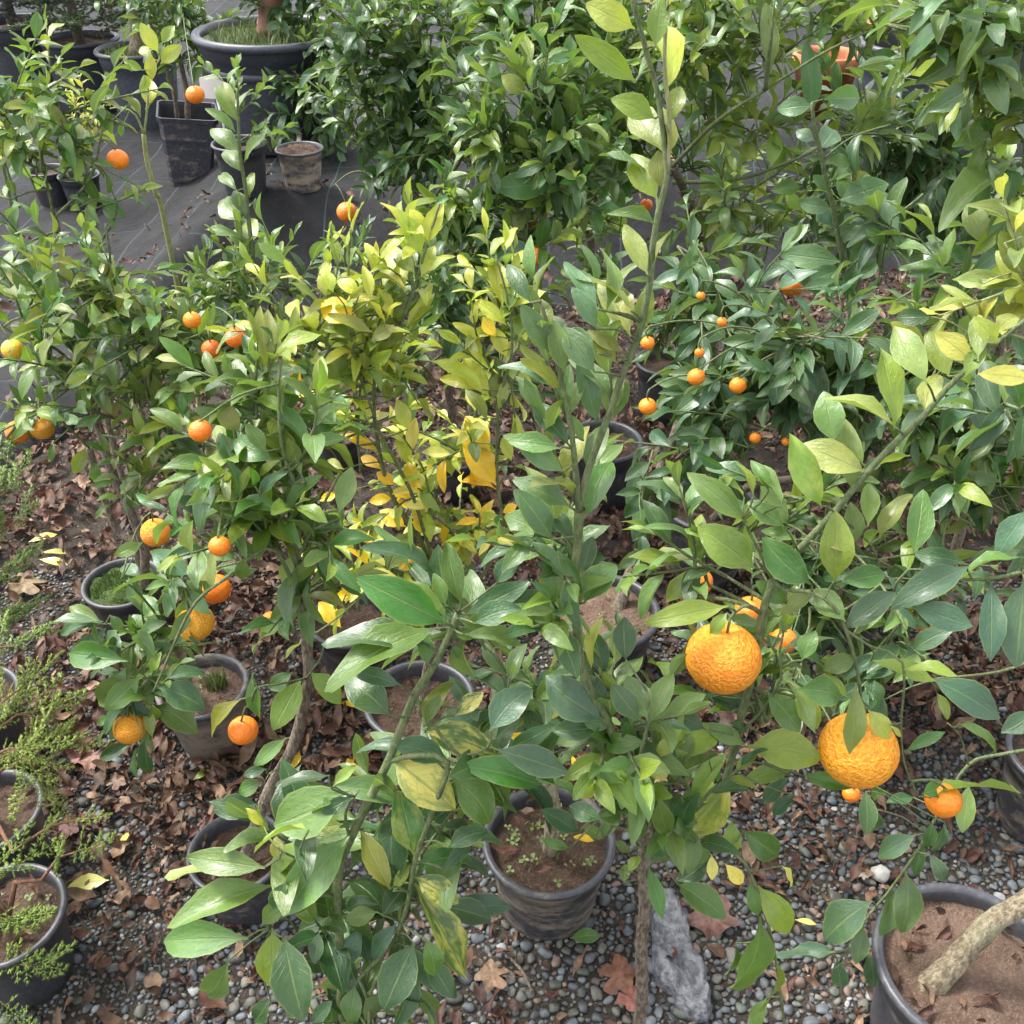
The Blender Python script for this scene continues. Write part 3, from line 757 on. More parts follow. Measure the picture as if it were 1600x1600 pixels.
blades(pE, (0, 0, POTS[pE.name][0] - .002), .066, 2600, .010, (.085, .15, .03), 'moss_tuft', .9, .0009)
blades(pV, (0, -.03, POTS[pV.name][0] + .01), POTS[pV.name][1] * .84, 900, .04, (.12, .15, .05), 'grass_tuft', .8, .002)
blades(pW, (0, 0, POTS[pW.name][0]), POTS[pW.name][1] * .8, 500, .035, (.12, .16, .05), 'grass_tuft', .8, .002)
clover(pC, POTS[pC.name][0] + .01, .06, 14, (.16, .2, .06), .004)
clover(pK, POTS[pK.name][0], .07, 14, (.16, .2, .06), .005)

# ------------------------------------------------------------------ the tall front citrus (one trunk, a tall shoot on the left, a spreading branch on the right)
t2 = Plant('citrus_tree', 'tall citrus with slim ribbed trunk, one soaring shoot and two big rough oranges', 'citrus tree', at(1000, 1700, .62) * 1.0)
b0 = at(999, 1705, .60); t2.o.location = (b0.x, b0.y, gz(b0.x, b0.y)); t2.base = Vector(t2.o.location)
t2.branch([t2.base + Vector((0, 0, -.01)), at(999, 1600, .625), at(1003, 1480, .635), at(1008, 1350, .65), at(1012, 1290, .66)], .0078, .0065, 'trunk', sides=10)
t2.px([(1012, 1290, .66), (992, 1225, .68), (945, 1120, .70), (911, 1050, .71), (902, 981, .715), (899, 906, .72), (904, 799, .725)], .0075, .0058, mat='green_stem')
t2.px([(904, 799, .725), (899, 723, .73), (892, 661, .735), (878, 596, .74), (861, 527, .745), (845, 470, .75)], .0045, .002, mat='green_stem')
t2.px([(904, 799, .725), (919, 737, .735), (950, 655, .745), (971, 589, .75), (995, 533, .755), (1016, 443, .76), (1019, 395, .765), (1031, 327, .77), (1043, 275, .775), (1036, 213, .78), (1026, 144, .785), (1009, 76, .79), (991, 7, .795), (980, -50, .80)], .0048, .0024, mat='green_stem')
t2.px([(1043, 275, .775), (1046, 190, .78), (1038, 100, .785), (1046, -10, .79), (1050, -40, .79)], .0028, .0016, mat='lime_stem')
t2.px([(992, 1225, .68), (1000, 1180, .665), (1015, 1120, .66), (1010, 1080, .665)], .003, .0015)
t2.px([(1008, 1330, .65), (985, 1300, .64), (955, 1290, .63), (935, 1280, .63)], .0025, .0013)
t2.px([(1010, 1300, .66), (1020, 1270, .65), (1016, 1235, .65)], .003, .0013)
# right hand limb
t2.px([(1010, 1345, .65), (1048, 1335, .69), (1100, 1305, .72), (1135, 1220, .74), (1150, 1150, .75), (1180, 1030, .765), (1190, 960, .775), (1206, 905, .785)], 0.0068, .0055)
t2.px([(1206, 905, .785), (1246, 861, .79), (1304, 799, .80), (1359, 734, .81), (1411, 679, .82), (1445, 648, .825), (1480, 607, .83), (1521, 569, .835), (1566, 527, .84), (1640, 470, .85)], .0058, .003, mat='green_stem')
t2.px([(1190, 960, .775), (1170, 945, .765), (1150, 955, .755), (1138, 970, .75)], .003, .0022, mat='green_stem')
t2.px([(1206, 905, .785), (1180, 850, .79), (1160, 810, .79)], .003, .0015, mat='green_stem')
t2.px([(1206, 905, .785), (1225, 922, .78), (1268, 925, .77), (1305, 950, .76), (1322, 985, .755), (1335, 1030, .75), (1343, 1075, .745), (1345, 1100, .745)], .0034, .0022, mat='green_stem')
t2.px([(1322, 985, .755), (1360, 1010, .75), (1410, 1035, .74), (1408, 1130, .735), (1412, 1190, .735), (1435, 1245, .735)], .0022, .0015, mat='green_stem')
t2.px([(1150, 1150, .75), (1190, 1110, .735), (1220, 1060, .73), (1215, 1020, .73)], .0025, .0014, mat='green_stem')
t2.px([(1110, 1300, .72), (1135, 1325, .70), (1165, 1350, .69), (1185, 1400, .68), (1204, 1460, .67), (1215, 1520, .66), (1226, 1610, .65), (1228, 1680, .65)], .0034, .002, mat='green_stem')
t2.px([(1265, 845, .79), (1310, 860, .785), (1340, 885, .78)], .0022, .0013, mat='green_stem')
t2.px([(1304, 799, .80), (1360, 850, .80), (1370, 875, .80)], .002, .0013, mat='green_stem')
t2.traced('B', [(1430,130,1215,15,110,'y'),(1525,215,1550,5,150,'l'),(1570,430,1590,30,130,'L'),(1440,375,1165,170,110,'l'),(1525,540,1330,440,130,'l'),(1560,690,1415,450,120,'u'),
 (1590,700,1600,440,60,'o'),(1505,800,1285,660,40,'m'),(1535,910,1405,680,110,'l'),(1555,860,1540,680,90,'u'),(1530,1030,1345,920,50,'m'),(1490,1250,1385,1040,90,'u'),(1510,1290,1550,1030,50,'u'),
 (1420,1420,1205,1190,40,'o'),(1410,1530,1280,1225,130,'u',.3),(1450,1530,1500,1300,80,'o'),(1300,1420,1310,1110,80,'k'),(1265,1410,1110,1215,70,'G'),(1260,1500,1150,1300,80,'G'),(1260,1610,1105,1490,110,'G'),
 (1370,1600,1235,1500,60,'u'),(1040,1560,1005,1340,80,'o'),(1040,1600,915,1390,100,'G'),(960,1380,840,1180,70,'e'),(1080,1580,1070,1380,60,'k'),(1590,560,1640,380,80,'l'),(1500,20,1440,-120,90,'L'),(1590,20,1600,-150,110,'L')])
t2.traced('E', [(1110,330,815,180,70,'G'),(1105,320,905,190,60,'o'),(1250,240,1105,30,110,'G'),(1350,195,1235,45,70,'o'),(1110,240,1060,0,90,'k'),(1140,430,1180,250,70,'u'),(1260,470,1170,190,100,'G'),
 (1310,440,1365,240,80,'u'),(1330,450,1400,280,70,'k'),(1140,580,965,350,80,'e'),(1095,585,850,540,90,'k'),(1110,690,900,560,80,'G'),(1200,550,1130,430,50,'k'),(1215,700,1300,450,80,'k'),(1210,900,1320,620,130,'g'),
 (1165,770,1075,720,80,'u'),(1140,850,880,715,110,'G'),(1055,1000,910,770,110,'e'),(1010,960,830,880,100,'m'),(1100,1150,820,960,50,'d'),(1110,1160,930,990,60,'e'),(1165,1100,1190,950,40,'m'),
 (1190,1150,1240,980,70,'d'),(1200,1290,1340,1090,120,'m'),(1150,1290,1040,1100,80,'u'),(1175,1300,1180,1170,80,'u'),(1110,1180,1000,1100,70,'d'),(1090,1310,830,1250,90,'e'),(1140,1310,960,1270,60,'k'),
 (1110,1330,915,1370,60,'k'),(1235,1590,1260,1350,50,'y',.5),(1300,1600,1250,1420,80,'d'),(1390,1550,1390,1350,100,'d'),(1150,1000,1060,860,70,'e'),(1180,1200,1090,1060,60,'k')])
t2.traced('H', [(1290,220,1020,20,150,'b'),(1310,130,1200,10,110,'e'),(1300,250,1050,260,90,'e'),(1380,300,1050,350,60,'m'),(1450,220,1330,60,100,'e'),(1490,220,1400,0,100,'k'),(1500,230,1600,0,90,'k'),
 (1390,340,1490,240,80,'u'),(1400,370,1250,520,80,'b'),(1490,470,1600,450,60,'y'),(1520,390,1620,300,80,'y'),(1480,420,1430,350,60,'k'),(1500,440,1375,480,60,'b'),(1400,600,1370,460,70,'b'),(1480,670,1520,500,60,'e'),
 (1290,760,1350,600,80,'m'),(1180,730,1010,630,90,'d'),(1280,670,1130,600,80,'e'),(1290,760,1200,700,60,'m'),(1140,800,1010,760,40,'m'),(1400,760,1490,690,70,'m'),(1460,810,1600,810,90,'g'),(1400,820,1340,770,60,'m'),
 (1400,910,1450,830,70,'l'),(1380,960,1390,870,60,'m'),(1490,880,1550,1110,70,'g'),(1330,240,1180,180,80,'G'),(1350,420,1220,300,70,'k'),(1250,770,1150,740,30,'O')])
t2.traced('F', [(340,920,75,690,110,'k'),(380,1130,130,940,150,'l'),(380,1170,110,900,80,'l'),(255,1300,-110,1385,110,'l'),(510,940,345,820,90,'m'),(525,930,415,760,100,'k'),(500,850,395,620,60,'m'),(370,810,310,640,40,'l'),
 (440,780,375,620,60,'m'),(330,810,230,690,30,'l'),(580,1000,400,950,50,'m'),(630,1200,415,1000,130,'g'),(680,850,550,530,110,'l',.2),(740,560,690,320,120,'k'),(880,690,600,550,130,'u'),(1030,500,710,320,50,'u'),(820,780,790,450,110,'u'),
 (1010,500,985,110,100,'l'),(1160,290,1015,10,120,'u'),(1260,260,1170,70,110,'o'),(1150,420,1210,220,90,'o'),(740,1190,750,880,140,'l'),(890,940,900,730,80,'l'),(820,1030,820,830,90,'k'),(810,1050,710,1015,30,'o'),
 (940,1000,1075,770,70,'o'),(1100,1070,1130,790,120,'m'),(770,1190,980,1150,100,'g'),(480,1350,650,1230,70,'u'),(790,1370,650,1210,110,'k'),(520,1290,390,1190,110,'m'),(590,1550,650,1410,80,'m'),(250,1330,170,1430,60,'l'),
 (780,1410,1010,1230,110,'b'),(840,1530,690,1590,80,'m'),(900,1545,1180,1650,70,'l'),(1050,1590,1300,1580,50,'l'),(1380,245,1640,260,80,'Y'),(1480,60,1570,-40,120,'o'),(1370,190,1200,60,110,'Y'),(1390,180,1400,-60,80,'u'),
 (1480,110,1380,-10,80,'y'),(1330,260,1420,100,70,'l')])
t2.traced('I', [(835,50,800,350,90,'u'),(890,170,1000,310,80,'y'),(990,240,1060,300,25,'y'),(500,-10,630,285,70,'u'),(560,90,670,260,100,'l'),(340,340,690,385,150,'l'),(560,430,330,490,80,'l'),(590,470,830,520,70,'g'),
 (430,90,600,270,130,'k'),(570,80,790,110,120,'m'),(800,120,690,0,50,'l'),(250,250,-30,390,130,'l'),(220,380,0,470,80,'m'),(270,490,30,740,170,'l',.45),(270,670,270,840,100,'l'),(320,720,500,850,130,'m'),
 (180,780,60,870,80,'m',.4),(170,840,30,950,80,'d'),(180,830,180,940,70,'Y',.3),(240,870,345,985,60,'Y'),(20,960,250,1110,120,'m'),(150,100,350,160,70,'d'),(260,230,370,260,50,'d'),(390,970,550,1200,120,'l'),
 (350,950,390,1110,60,'m'),(400,1110,310,1510,130,'k'),(290,1230,270,1400,40,'m'),(470,1300,490,1600,50,'l'),(430,1480,370,1620,70,'k'),(1060,360,1240,280,50,'g'),(1135,555,1265,510,80,'g'),(1170,575,1560,470,40,'l'),(500,880,560,980,30,'Y'),
 (180,100,60,150,110,'m'),(150,260,0,180,80,'e'),(330,330,160,240,70,'k'),(560,560,440,650,60,'b'),(540,470,395,600,60,'b')])
t2.canopy([(1180, 1080, .79, 55, 8), (975, 1140, .70, 70, 9), (890, 850, .76, 50, 5), (1240, 780, .84, 70, 5), (1100, 880, .83, 60, 5), (1075, 1270, .70, 50, 6), (880, 960, .73, 45, 4), (1000, 1240, .68, 45, 4)], .055, 'mkel', slen=(.06, .11), nl=(4, 7))
for a_, b_, n_ in [((893, 670, .74), (835, 440, .77), 6), ((905, 800, .73), (845, 650, .75), 5), ((955, 640, .75), (930, 450, .78), 6), ((903, 870, .725), (850, 790, .74), 4)]:
    t2.shoot(at(*a_), at(*b_), n_, .062, 'GkukGo', ang=(22, 45), droop=.0, stem_r=.0013)
t2.fruit(1130, 1028, 118, .745, True); t2.fruit(1341, 1172, 122, .735, True)
t2.fruit(1474, 1250, 56, .74)
t2.finish()

# ------------------------------------------------------------------ the large leaved citrus at the front left
t1 = Plant('citrus_tree', 'citrus with very large glossy leaves, some mottled yellow, on an olive stem', 'citrus tree', (0, 0, 0))
b0 = at(540, 1700, .60); t1.o.location = (b0.x, b0.y, gz(b0.x, b0.y)); t1.base = Vector(t1.o.location)
t1.branch([t1.base, at(537, 1600, .63), at(534, 1531, .64), at(527, 1380, .66), at(552, 1304, .67), at(610, 1181, .685), at(648, 1088, .70), at(672, 1050, .705), at(686, 1026, .71), at(706, 981, .715), at(713, 957, .72)], .006, .0028, 'trunk', M['green_stem'], sides=9)
t1.px([(605, 1190, .685), (650, 1180, .67), (700, 1190, .66), (675, 1270, .65), (648, 1346, .645), (637, 1411, .64), (613, 1473, .635), (560, 1530, .63)], .0045, .003)
t1.px([(527, 1400, .66), (480, 1400, .65), (440, 1420, .645), (425, 1450, .64)], .0035, .0018)
t1.px([(530, 1370, .66), (490, 1350, .645), (460, 1340, .635), (440, 1330, .63)], .003, .0015)
t1.px([(548, 1310, .67), (540, 1270, .66), (560, 1235, .66)], .003, .0016)
t1.px([(648, 1088, .70), (690, 1150, .68), (720, 1180, .67), (760, 1170, .67)], .003, .0016)
t1.traced('E', [(570,1380,180,1175,170,'g'),(580,1370,400,1160,60,'m'),(640,1290,580,1010,80,'m'),(800,1200,900,1070,80,'e'),(660,1340,950,1200,100,'e'),(700,1380,900,1300,100,'e'),(640,1380,780,1390,80,'k'),(600,1410,700,1440,70,'k'),
 (650,1430,940,1440,70,'k'),(540,1400,0,1600,120,'m'),(500,1480,20,1400,110,'e'),(490,1570,460,1420,120,'m'),(570,1300,520,1150,60,'m'),(600,1480,640,1540,60,'m')])
t1.traced('H', [(320,200,110,0,150,'e'),(370,60,150,0,80,'b'),(470,250,590,20,70,'o'),(480,230,540,110,60,'m'),(610,200,740,100,120,'e',.8),(470,270,810,370,130,'m',.75),(330,390,610,610,170,'u',1),(770,270,950,60,130,'b'),
 (800,300,900,210,80,'d'),(330,330,570,390,100,'e'),(620,420,1010,500,130,'g'),(800,350,1110,460,130,'b'),(600,480,800,690,170,'m'),(425,830,370,560,130,'g',.3),(430,880,700,830,80,'g'),(350,960,320,640,140,'e'),(320,990,200,730,90,'o'),
 (330,1000,410,880,50,'l'),(430,930,630,1045,110,'m',.7),(430,960,630,1370,140,'m',.7),(560,1060,850,1070,100,'b'),(560,1060,780,1120,110,'d'),(280,1110,400,950,90,'d'),(580,800,760,710,80,'d'),(550,700,700,690,50,'d'),(260,1090,110,1130,90,'m'),
 (130,1340,170,1180,80,'b'),(350,1140,210,1320,70,'b'),(430,1230,280,1540,150,'e'),(480,1210,540,1390,90,'m'),(490,1300,600,1480,110,'d'),(190,640,310,520,100,'d'),(170,670,20,640,60,'m'),(60,520,160,410,50,'l'),(130,1560,40,1440,60,'d'),(160,1420,130,1620,90,'k'),
 (30,1500,60,1620,90,'e'),(230,1540,480,1590,30,'k'),(120,1480,220,1560,50,'e'),(500,660,580,560,80,'e'),(560,900,690,770,50,'e')])
t1.traced('G', [(1600,540,1210,700,190,'k'),(1500,470,1265,530,50,'d'),(1600,570,1470,640,80,'d'),(1560,690,1415,720,110,'o'),(1590,740,1265,1110,170,'k'),(1480,780,1170,890,90,'l'),(1410,720,1140,720,40,'l'),(1210,890,875,850,120,'k'),
 (1200,890,780,965,70,'u'),(1250,970,750,1130,130,'k'),(1130,1210,700,1220,150,'k'),(1240,1170,1240,1460,140,'l'),(1190,1150,1290,1030,80,'k'),(1040,1310,920,1510,110,'k'),(1290,1200,1370,1590,170,'e'),(1450,1180,1430,1320,140,'b'),(1500,1350,1370,1300,90,'d'),
 (1230,1480,1140,1600,90,'d'),(1430,1480,1290,1560,100,'d'),(1420,1600,1500,1500,70,'e'),(1260,860,1255,750,60,'o'),(1200,700,1125,620,40,'L'),(1350,1180,1460,1130,100,'d'),(1300,950,1230,1090,90,'e')])
t1.canopy([(610, 1330, .72, 70, 5), (560, 1560, .62, 60, 5), (690, 1290, .70, 50, 4), (640, 1420, .68, 60, 5), (500, 1440, .68, 60, 4), (720, 1190, .70, 50, 3), (470, 1330, .68, 50, 3), (740, 980, .74, 40, 3)], .082, 'edekm', slen=(.06, .1), nl=(3, 5))
t1.finish()

# ------------------------------------------------------------------ the leaning citrus in the wide clay pot at the right
s0 = soil_top(pB)
t4 = Plant('citrus_tree', 'citrus with thick pale slanting trunk and drooping dusty grey green leaves', 'citrus tree', (s0.x - .045, s0.y - .005, s0.z), wood='pale_bark')
t4.branch([t4.base + Vector((-.012, -.01, -.02)), at(1500, 1495, .80), at(1545, 1442, .81), at(1600, 1412, .82), at(1690, 1340, .84), at(1740, 1180, .88), at(1730, 1000, .90), at(1700, 860, .92)], .0185, .009, 'trunk', sides=12)
t4.px([(1740, 1180, .88), (1640, 1170, .92), (1560, 1180, .93), (1513, 1195, .92), (1470, 1265, .90), (1433, 1330, .88), (1390, 1390, .86), (1350, 1440, .84), (1330, 1480, .83), (1290, 1490, .82)], .004, .002)
t4.px([(1735, 1000, .90), (1640, 900, .86), (1560, 902, .85), (1500, 905, .845), (1420, 890, .84), (1395, 930, .835)], .004, .0018)
t4.px([(1730, 1000, .90), (1650, 1020, .84), (1560, 1050, .83), (1470, 1060, .83), (1450, 1065, .83)], .003, .0015)
t4.px([(1700, 860, .92), (1640, 780, .92), (1600, 700, .93), (1570, 640, .94)], .005, .002)
t4.px([(1350, 1440, .84), (1320, 1500, .82), (1300, 1515, .82)], .0018, .0012)
t4.px([(1513, 1195, .92), (1500, 1150, .92), (1480, 1130, .92)], .002, .0013)
t4.traced('F', [(1350,1120,1010,1280,120,'b'),(1090,1300,1350,1390,150,'b'),(1620,860,1490,1060,200,'b'),(1600,1180,1560,1560,180,'b'),(1450,1190,1440,1540,110,'b'),(1600,1080,1290,1110,50,'m'),(1480,1180,1350,1160,50,'e'),(1330,1100,1100,1060,80,'e')])
t4.traced('I', [(1180,30,1520,200,130,'b'),(1640,180,1510,270,80,'b'),(1200,90,1265,220,40,'u'),(1300,235,1490,355,50,'m'),(1110,740,930,840,90,'b'),(1180,680,1160,800,60,'e'),(1240,680,1200,850,50,'b'),(1150,780,1090,930,60,'e'),
 (1170,830,1255,960,60,'b'),(1350,510,1320,720,80,'k'),(910,1040,650,1220,150,'b'),(1000,960,960,1220,70,'G'),(1060,900,1060,1210,110,'G'),(870,1150,840,1330,70,'G'),(720,1290,480,1310,50,'b'),(740,1270,560,1250,60,'b'),(750,1300,770,1450,70,'b'),
 (880,1270,930,1450,80,'b'),(880,540,890,740,80,'e'),(920,620,930,740,60,'e'),(910,510,960,600,60,'m'),(1100,570,980,590,50,'e'),(960,130,920,40,50,'e')])
t4.canopy([(1640, 860, .95, 80, 5), (1690, 1050, .92, 70, 5), (1600, 640, .96, 70, 4)], .075, 'bbeG', slen=(.07, .12), nl=(4, 6), droop=.5)
t4.finish()

# ------------------------------------------------------------------ the yellowing citrus in the middle
s0 = soil_top(pF)
t6 = Plant('citrus_tree', 'yellowing citrus with lime and golden leaves on upright green stems', 'citrus tree', s0)
t6.branch([s0 + Vector((0, 0, -.02)), at(668, 1040, 1.37), at(686, 1000, 1.37), at(690, 930, 1.36)], .009, .007, 'trunk')
t6.px([(690, 930, 1.36), (655, 840, 1.35), (613, 775, 1.34), (593, 706, 1.34), (583, 620, 1.34), (592, 575, 1.34), (610, 545, 1.34), (650, 440, 1.34), (686, 318, 1.35)], .0062, .0025)
t6.px([(690, 930, 1.36), (650, 790, 1.33), (615, 715, 1.32), (598, 685, 1.32), (560, 580, 1.30), (545, 500, 1.29)], .005, .002)
t6.px([(700, 960, 1.36), (760, 890, 1.36), (783, 825, 1.36), (777, 750, 1.36), (778, 640, 1.36), (790, 590, 1.36), (800, 545, 1.36), (796, 480, 1.36), (775, 400, 1.37)], .0055, .002)
t6.px([(778, 640, 1.36), (820, 560, 1.35), (830, 500, 1.35)], .0028, .0018)
t6.px([(690, 930, 1.36), (720, 850, 1.40), (680, 770, 1.42), (670, 700, 1.44)], .004, .002)
t6.px([(700, 960, 1.36), (650, 900, 1.30), (600, 920, 1.27), (540, 930, 1.25)], .004, .002)
t6.px([(600, 920, 1.27), (605, 890, 1.26), (620, 850, 1.26)], .0024, .0015)
t6.px([(560, 580, 1.30), (500, 530, 1.30), (420, 500, 1.30)], .0026, .0014)
t6.traced('B', [(465,1170,365,950,80,'L'),(490,1110,550,920,70,'L'),(480,1060,410,950,70,'L'),(390,1330,300,1090,110,'y'),(430,1240,345,1140,80,'o'),(460,1260,520,1110,60,'L'),(330,1440,265,1310,60,'L'),(390,1490,520,1320,60,'L'),(400,1420,330,1330,70,'l'),
 (270,1520,190,1330,80,'o'),(230,1370,200,1200,50,'L'),(180,1340,80,1260,80,'L'),(60,1330,20,1220,60,'L'),(180,1480,0,1350,110,'O'),(240,1510,40,1440,50,'o'),(310,1600,60,1520,60,'o'),(280,1600,240,1500,80,'o'),(410,1560,440,1480,40,'l'),
 (830,1400,780,1150,80,'L'),(850,1480,710,1350,60,'L'),(860,1410,880,1300,60,'l'),(800,1530,740,1440,50,'O'),(830,1600,790,1490,80,'L'),(890,1580,920,1380,50,'l'),(340,1560,290,1420,70,'L'),(150,1540,60,1380,70,'l')])
t6.traced('E', [(800,750,665,540,110,'O'),(775,600,655,410,90,'O'),(800,770,630,690,50,'O'),(760,460,670,300,60,'o'),(870,640,830,540,80,'L'),(790,360,800,250,70,'o'),(770,350,655,165,80,'L'),(740,320,545,145,60,'L'),(720,320,525,250,60,'L'),(850,170,790,40,70,'L'),
 (250,270,220,190,80,'o'),(260,210,350,160,60,'o'),(310,380,300,270,90,'o'),(330,360,400,285,40,'l'),(230,170,70,80,60,'o'),(170,280,0,130,80,'l'),(100,280,0,200,60,'l'),(230,450,180,350,60,'Y'),(130,430,70,320,70,'l'),(400,500,350,365,70,'y',.6),
 (440,560,290,450,30,'Y'),(270,600,95,515,50,'O'),(280,680,175,605,50,'O'),(340,750,260,690,60,'O'),(330,810,220,820,50,'O'),(390,940,270,860,70,'O'),(430,770,400,640,60,'O'),(460,970,430,880,60,'O'),(370,640,360,510,40,'L'),(510,770,430,700,70,'L'),
 (530,770,500,650,70,'L'),(600,710,570,590,80,'L'),(530,640,510,510,50,'L'),(80,790,0,820,40,'O'),(110,680,10,635,50,'y'),(800,920,740,850,60,'Y'),(850,930,880,860,40,'Y'),(930,1090,870,1040,60,'O'),(300,1150,405,960,90,'l'),(290,1140,220,1040,50,'l'),
 (540,1170,480,1010,60,'l'),(190,1240,60,1260,50,'O'),(100,1400,0,1290,110,'O'),(410,1140,350,1110,60,'O'),(900,840,830,870,40,'O'),(230,100,330,30,70,'o'),(300,180,370,40,60,'L'),(200,140,130,20,70,'l'),(420,900,480,780,50,'Y'),(480,860,380,830,50,'Y'),(640,640,600,520,60,'l'),(700,560,720,440,60,'l')])
t6.canopy([(590, 540, 1.36, 70, 11), (545, 560, 1.33, 60, 9), (800, 470, 1.40, 50, 7), (650, 420, 1.38, 40, 5), (480, 520, 1.31, 55, 7), (790, 560, 1.38, 50, 6), (560, 480, 1.33, 50, 5)], .055, 'LLLlyo', slen=(.07, .12), nl=(5, 8), droop=.05, up=.8)
t6.canopy([(660, 760, 1.38, 70, 11), (730, 820, 1.40, 60, 9), (610, 880, 1.30, 55, 8), (560, 650, 1.34, 60, 6), (740, 690, 1.42, 60, 7), (660, 950, 1.27, 45, 5), (540, 930, 1.22, 45, 5)], .052, 'LLYOlYkL', slen=(.07, .12), nl=(4, 7), up=.5)
t6.fruit(712, 905, 34, 1.38); t6.fruit(640, 872, 46, 1.42, True, (.95, 1.1, 1))
t6.finish()

# ------------------------------------------------------------------ the citrus with the bent trunk at the left (dark pot of litter)
s0 = soil_top(pJ)
t7 = Plant('citrus_tree', 'citrus with bent grey trunk, broad green leaf rosettes and one smooth hanging orange', 'citrus tree', s0)
t7.branch([s0 + Vector((.0, 0, -.02)), at(400, 1285, 1.03), at(426, 1222, 1.04), at(457, 1167, 1.05), at(476, 1085, 1.06), at(481, 1050, 1.065), at(474, 945, 1.08), at(462, 880, 1.09)], .0105, .007, 'trunk')
t7.px([(474, 945, 1.08), (455, 850, 1.09), (400, 780, 1.10), (370, 700, 1.13), (365, 620, 1.16)], .006, .0025)
t7.px([(462, 880, 1.09), (470, 790, 1.09), (440, 700, 1.10), (435, 600, 1.12), (440, 560, 1.13)], .005, .002)
t7.px([(462, 880, 1.09), (500, 800, 1.08), (530, 740, 1.08)], .004, .002)
t7.px([(474, 945, 1.08), (430, 860, 1.05), (395, 870, 1.03), (350, 905, 1.01), (306, 940, 1.0), (268, 1015, 1.0), (240, 1080, 1.0)], .0045, .0022)
t7.px([(462, 880, 1.09), (370, 815, 1.08), (300, 790, 1.10)], .0035, .0016)
t7.px([(478, 1060, 1.06), (430, 1070, 1.0), (400, 1075, .99), (393, 1100, .985)], .0026, .0018)
t7.px([(478, 1060, 1.06), (500, 1030, 1.02), (505, 1010, 1.02)], .0022, .0014)
t7.px([(440, 1200, 1.045), (420, 1210, 1.0), (405, 1240, .98)], .002, .0013)
t7.traced('G', [(1370,30,1250,255,120,'l'),(1330,0,1215,80,110,'m'),(1410,0,1555,140,120,'l'),(1100,120,930,290,70,'o'),(1150,0,1175,220,60,'m'),(1300,300,1170,420,70,'k'),(1175,600,960,625,100,'d'),(1190,500,1070,550,100,'m'),(1210,440,1110,470,60,'d')])
t7.traced('D', [(1240,640,1055,530,120,'g'),(1090,510,1000,370,100,'u'),(1090,380,1060,160,90,'m'),(1060,480,880,400,60,'m'),(1100,470,1170,320,60,'m'),(1230,540,1280,430,70,'l',.4),(1210,600,1120,480,70,'m'),(1030,930,1030,810,90,'u'),(980,870,880,710,60,'m'),
 (950,880,810,810,90,'b'),(940,920,710,940,60,'g'),(1050,900,1220,850,60,'m'),(1060,940,1010,720,40,'l'),(1090,830,1240,760,50,'u'),(1150,880,1280,930,50,'d'),(1330,920,1380,650,90,'m'),(1310,900,1400,730,100,'e'),(1350,970,1570,910,60,'m'),(1280,1030,1150,980,80,'m'),
 (1540,880,1600,660,80,'k'),(1110,1080,1090,1190,80,'m'),(1320,1070,1300,1200,90,'u'),(1330,1060,1390,1040,60,'k'),(1290,430,1180,320,60,'l'),(1120,940,900,960,50,'k'),(1180,1000,1130,1080,70,'m'),(1400,1380,1340,1290,50,'G'),(1360,1100,1300,1420,70,'G')])
t7.canopy([(430, 820, 1.10, 60, 8), (370, 700, 1.14, 65, 8), (470, 700, 1.12, 60, 6), (400, 620, 1.16, 60, 7), (500, 840, 1.10, 55, 6), (350, 830, 1.06, 60, 6), (480, 920, 1.10, 50, 4)], 0.066, 'mkklugel', slen=(.07, .12), nl=(5, 8))
t7.fruit(380, 1141, 47, .985); t7.fruit(343, 853, 34, 1.0); t7.fruit(313, 673, 36, 1.06, tint=(1, .75, .8))
t7.finish()

# ------------------------------------------------------------------ the short citrus in the mud caked pot
s0 = soil_top(pD)
t8 = Plant('citrus_tree', 'short citrus with stubby trunk and drooping leaves round yellow rough oranges', 'citrus tree', (s0.x - .03, s0.y, s0.z), wood='pale_bark')
t8.branch([t8.base + Vector((0, 0, -.02)), at(280, 1030, 1.37), at(272, 1005, 1.35), at(262, 985, 1.33)], .014, .009, 'trunk')
t8.px([(270, 1000, 1.35), (235, 985, 1.28), (200, 980, 1.25), (165, 975, 1.24), (150, 978, 1.24)], .005, .002)
t8.px([(262, 985, 1.33), (250, 940, 1.28), (290, 905, 1.24), (330, 890, 1.22), (375, 878, 1.2)], .005, .002)
t8.px([(268, 1000, 1.34), (262, 1020, 1.24), (240, 1050, 1.18), (215, 1080, 1.16), (205, 1100, 1.15)], .005, .002)
t8.px([(262, 985, 1.33), (220, 930, 1.28), (190, 905, 1.26)], .004, .0018)
t8.traced('D', [(460,1370,310,1300,60,'k'),(465,1380,215,1370,50,'G'),(470,1370,240,1410,60,'G'),(580,1550,280,1510,120,'g'),(480,1400,320,1560,90,'b'),(700,1460,605,1330,100,'m'),(690,1470,790,1400,80,'m'),(770,1500,870,1320,60,'G'),(690,1600,720,1520,50,'l'),
 (870,1160,700,1060,130,'G'),(1010,1130,870,1170,60,'o'),(1070,1090,920,1030,60,'m'),(870,1070,740,1040,60,'k'),(640,1170,535,1090,60,'G'),(780,1190,510,1150,40,'m'),(650,1010,525,1070,60,'k'),(500,1340,560,1420,50,'G'),(720,1380,640,1240,80,'m'),(950,1060,1060,1080,60,'k')])
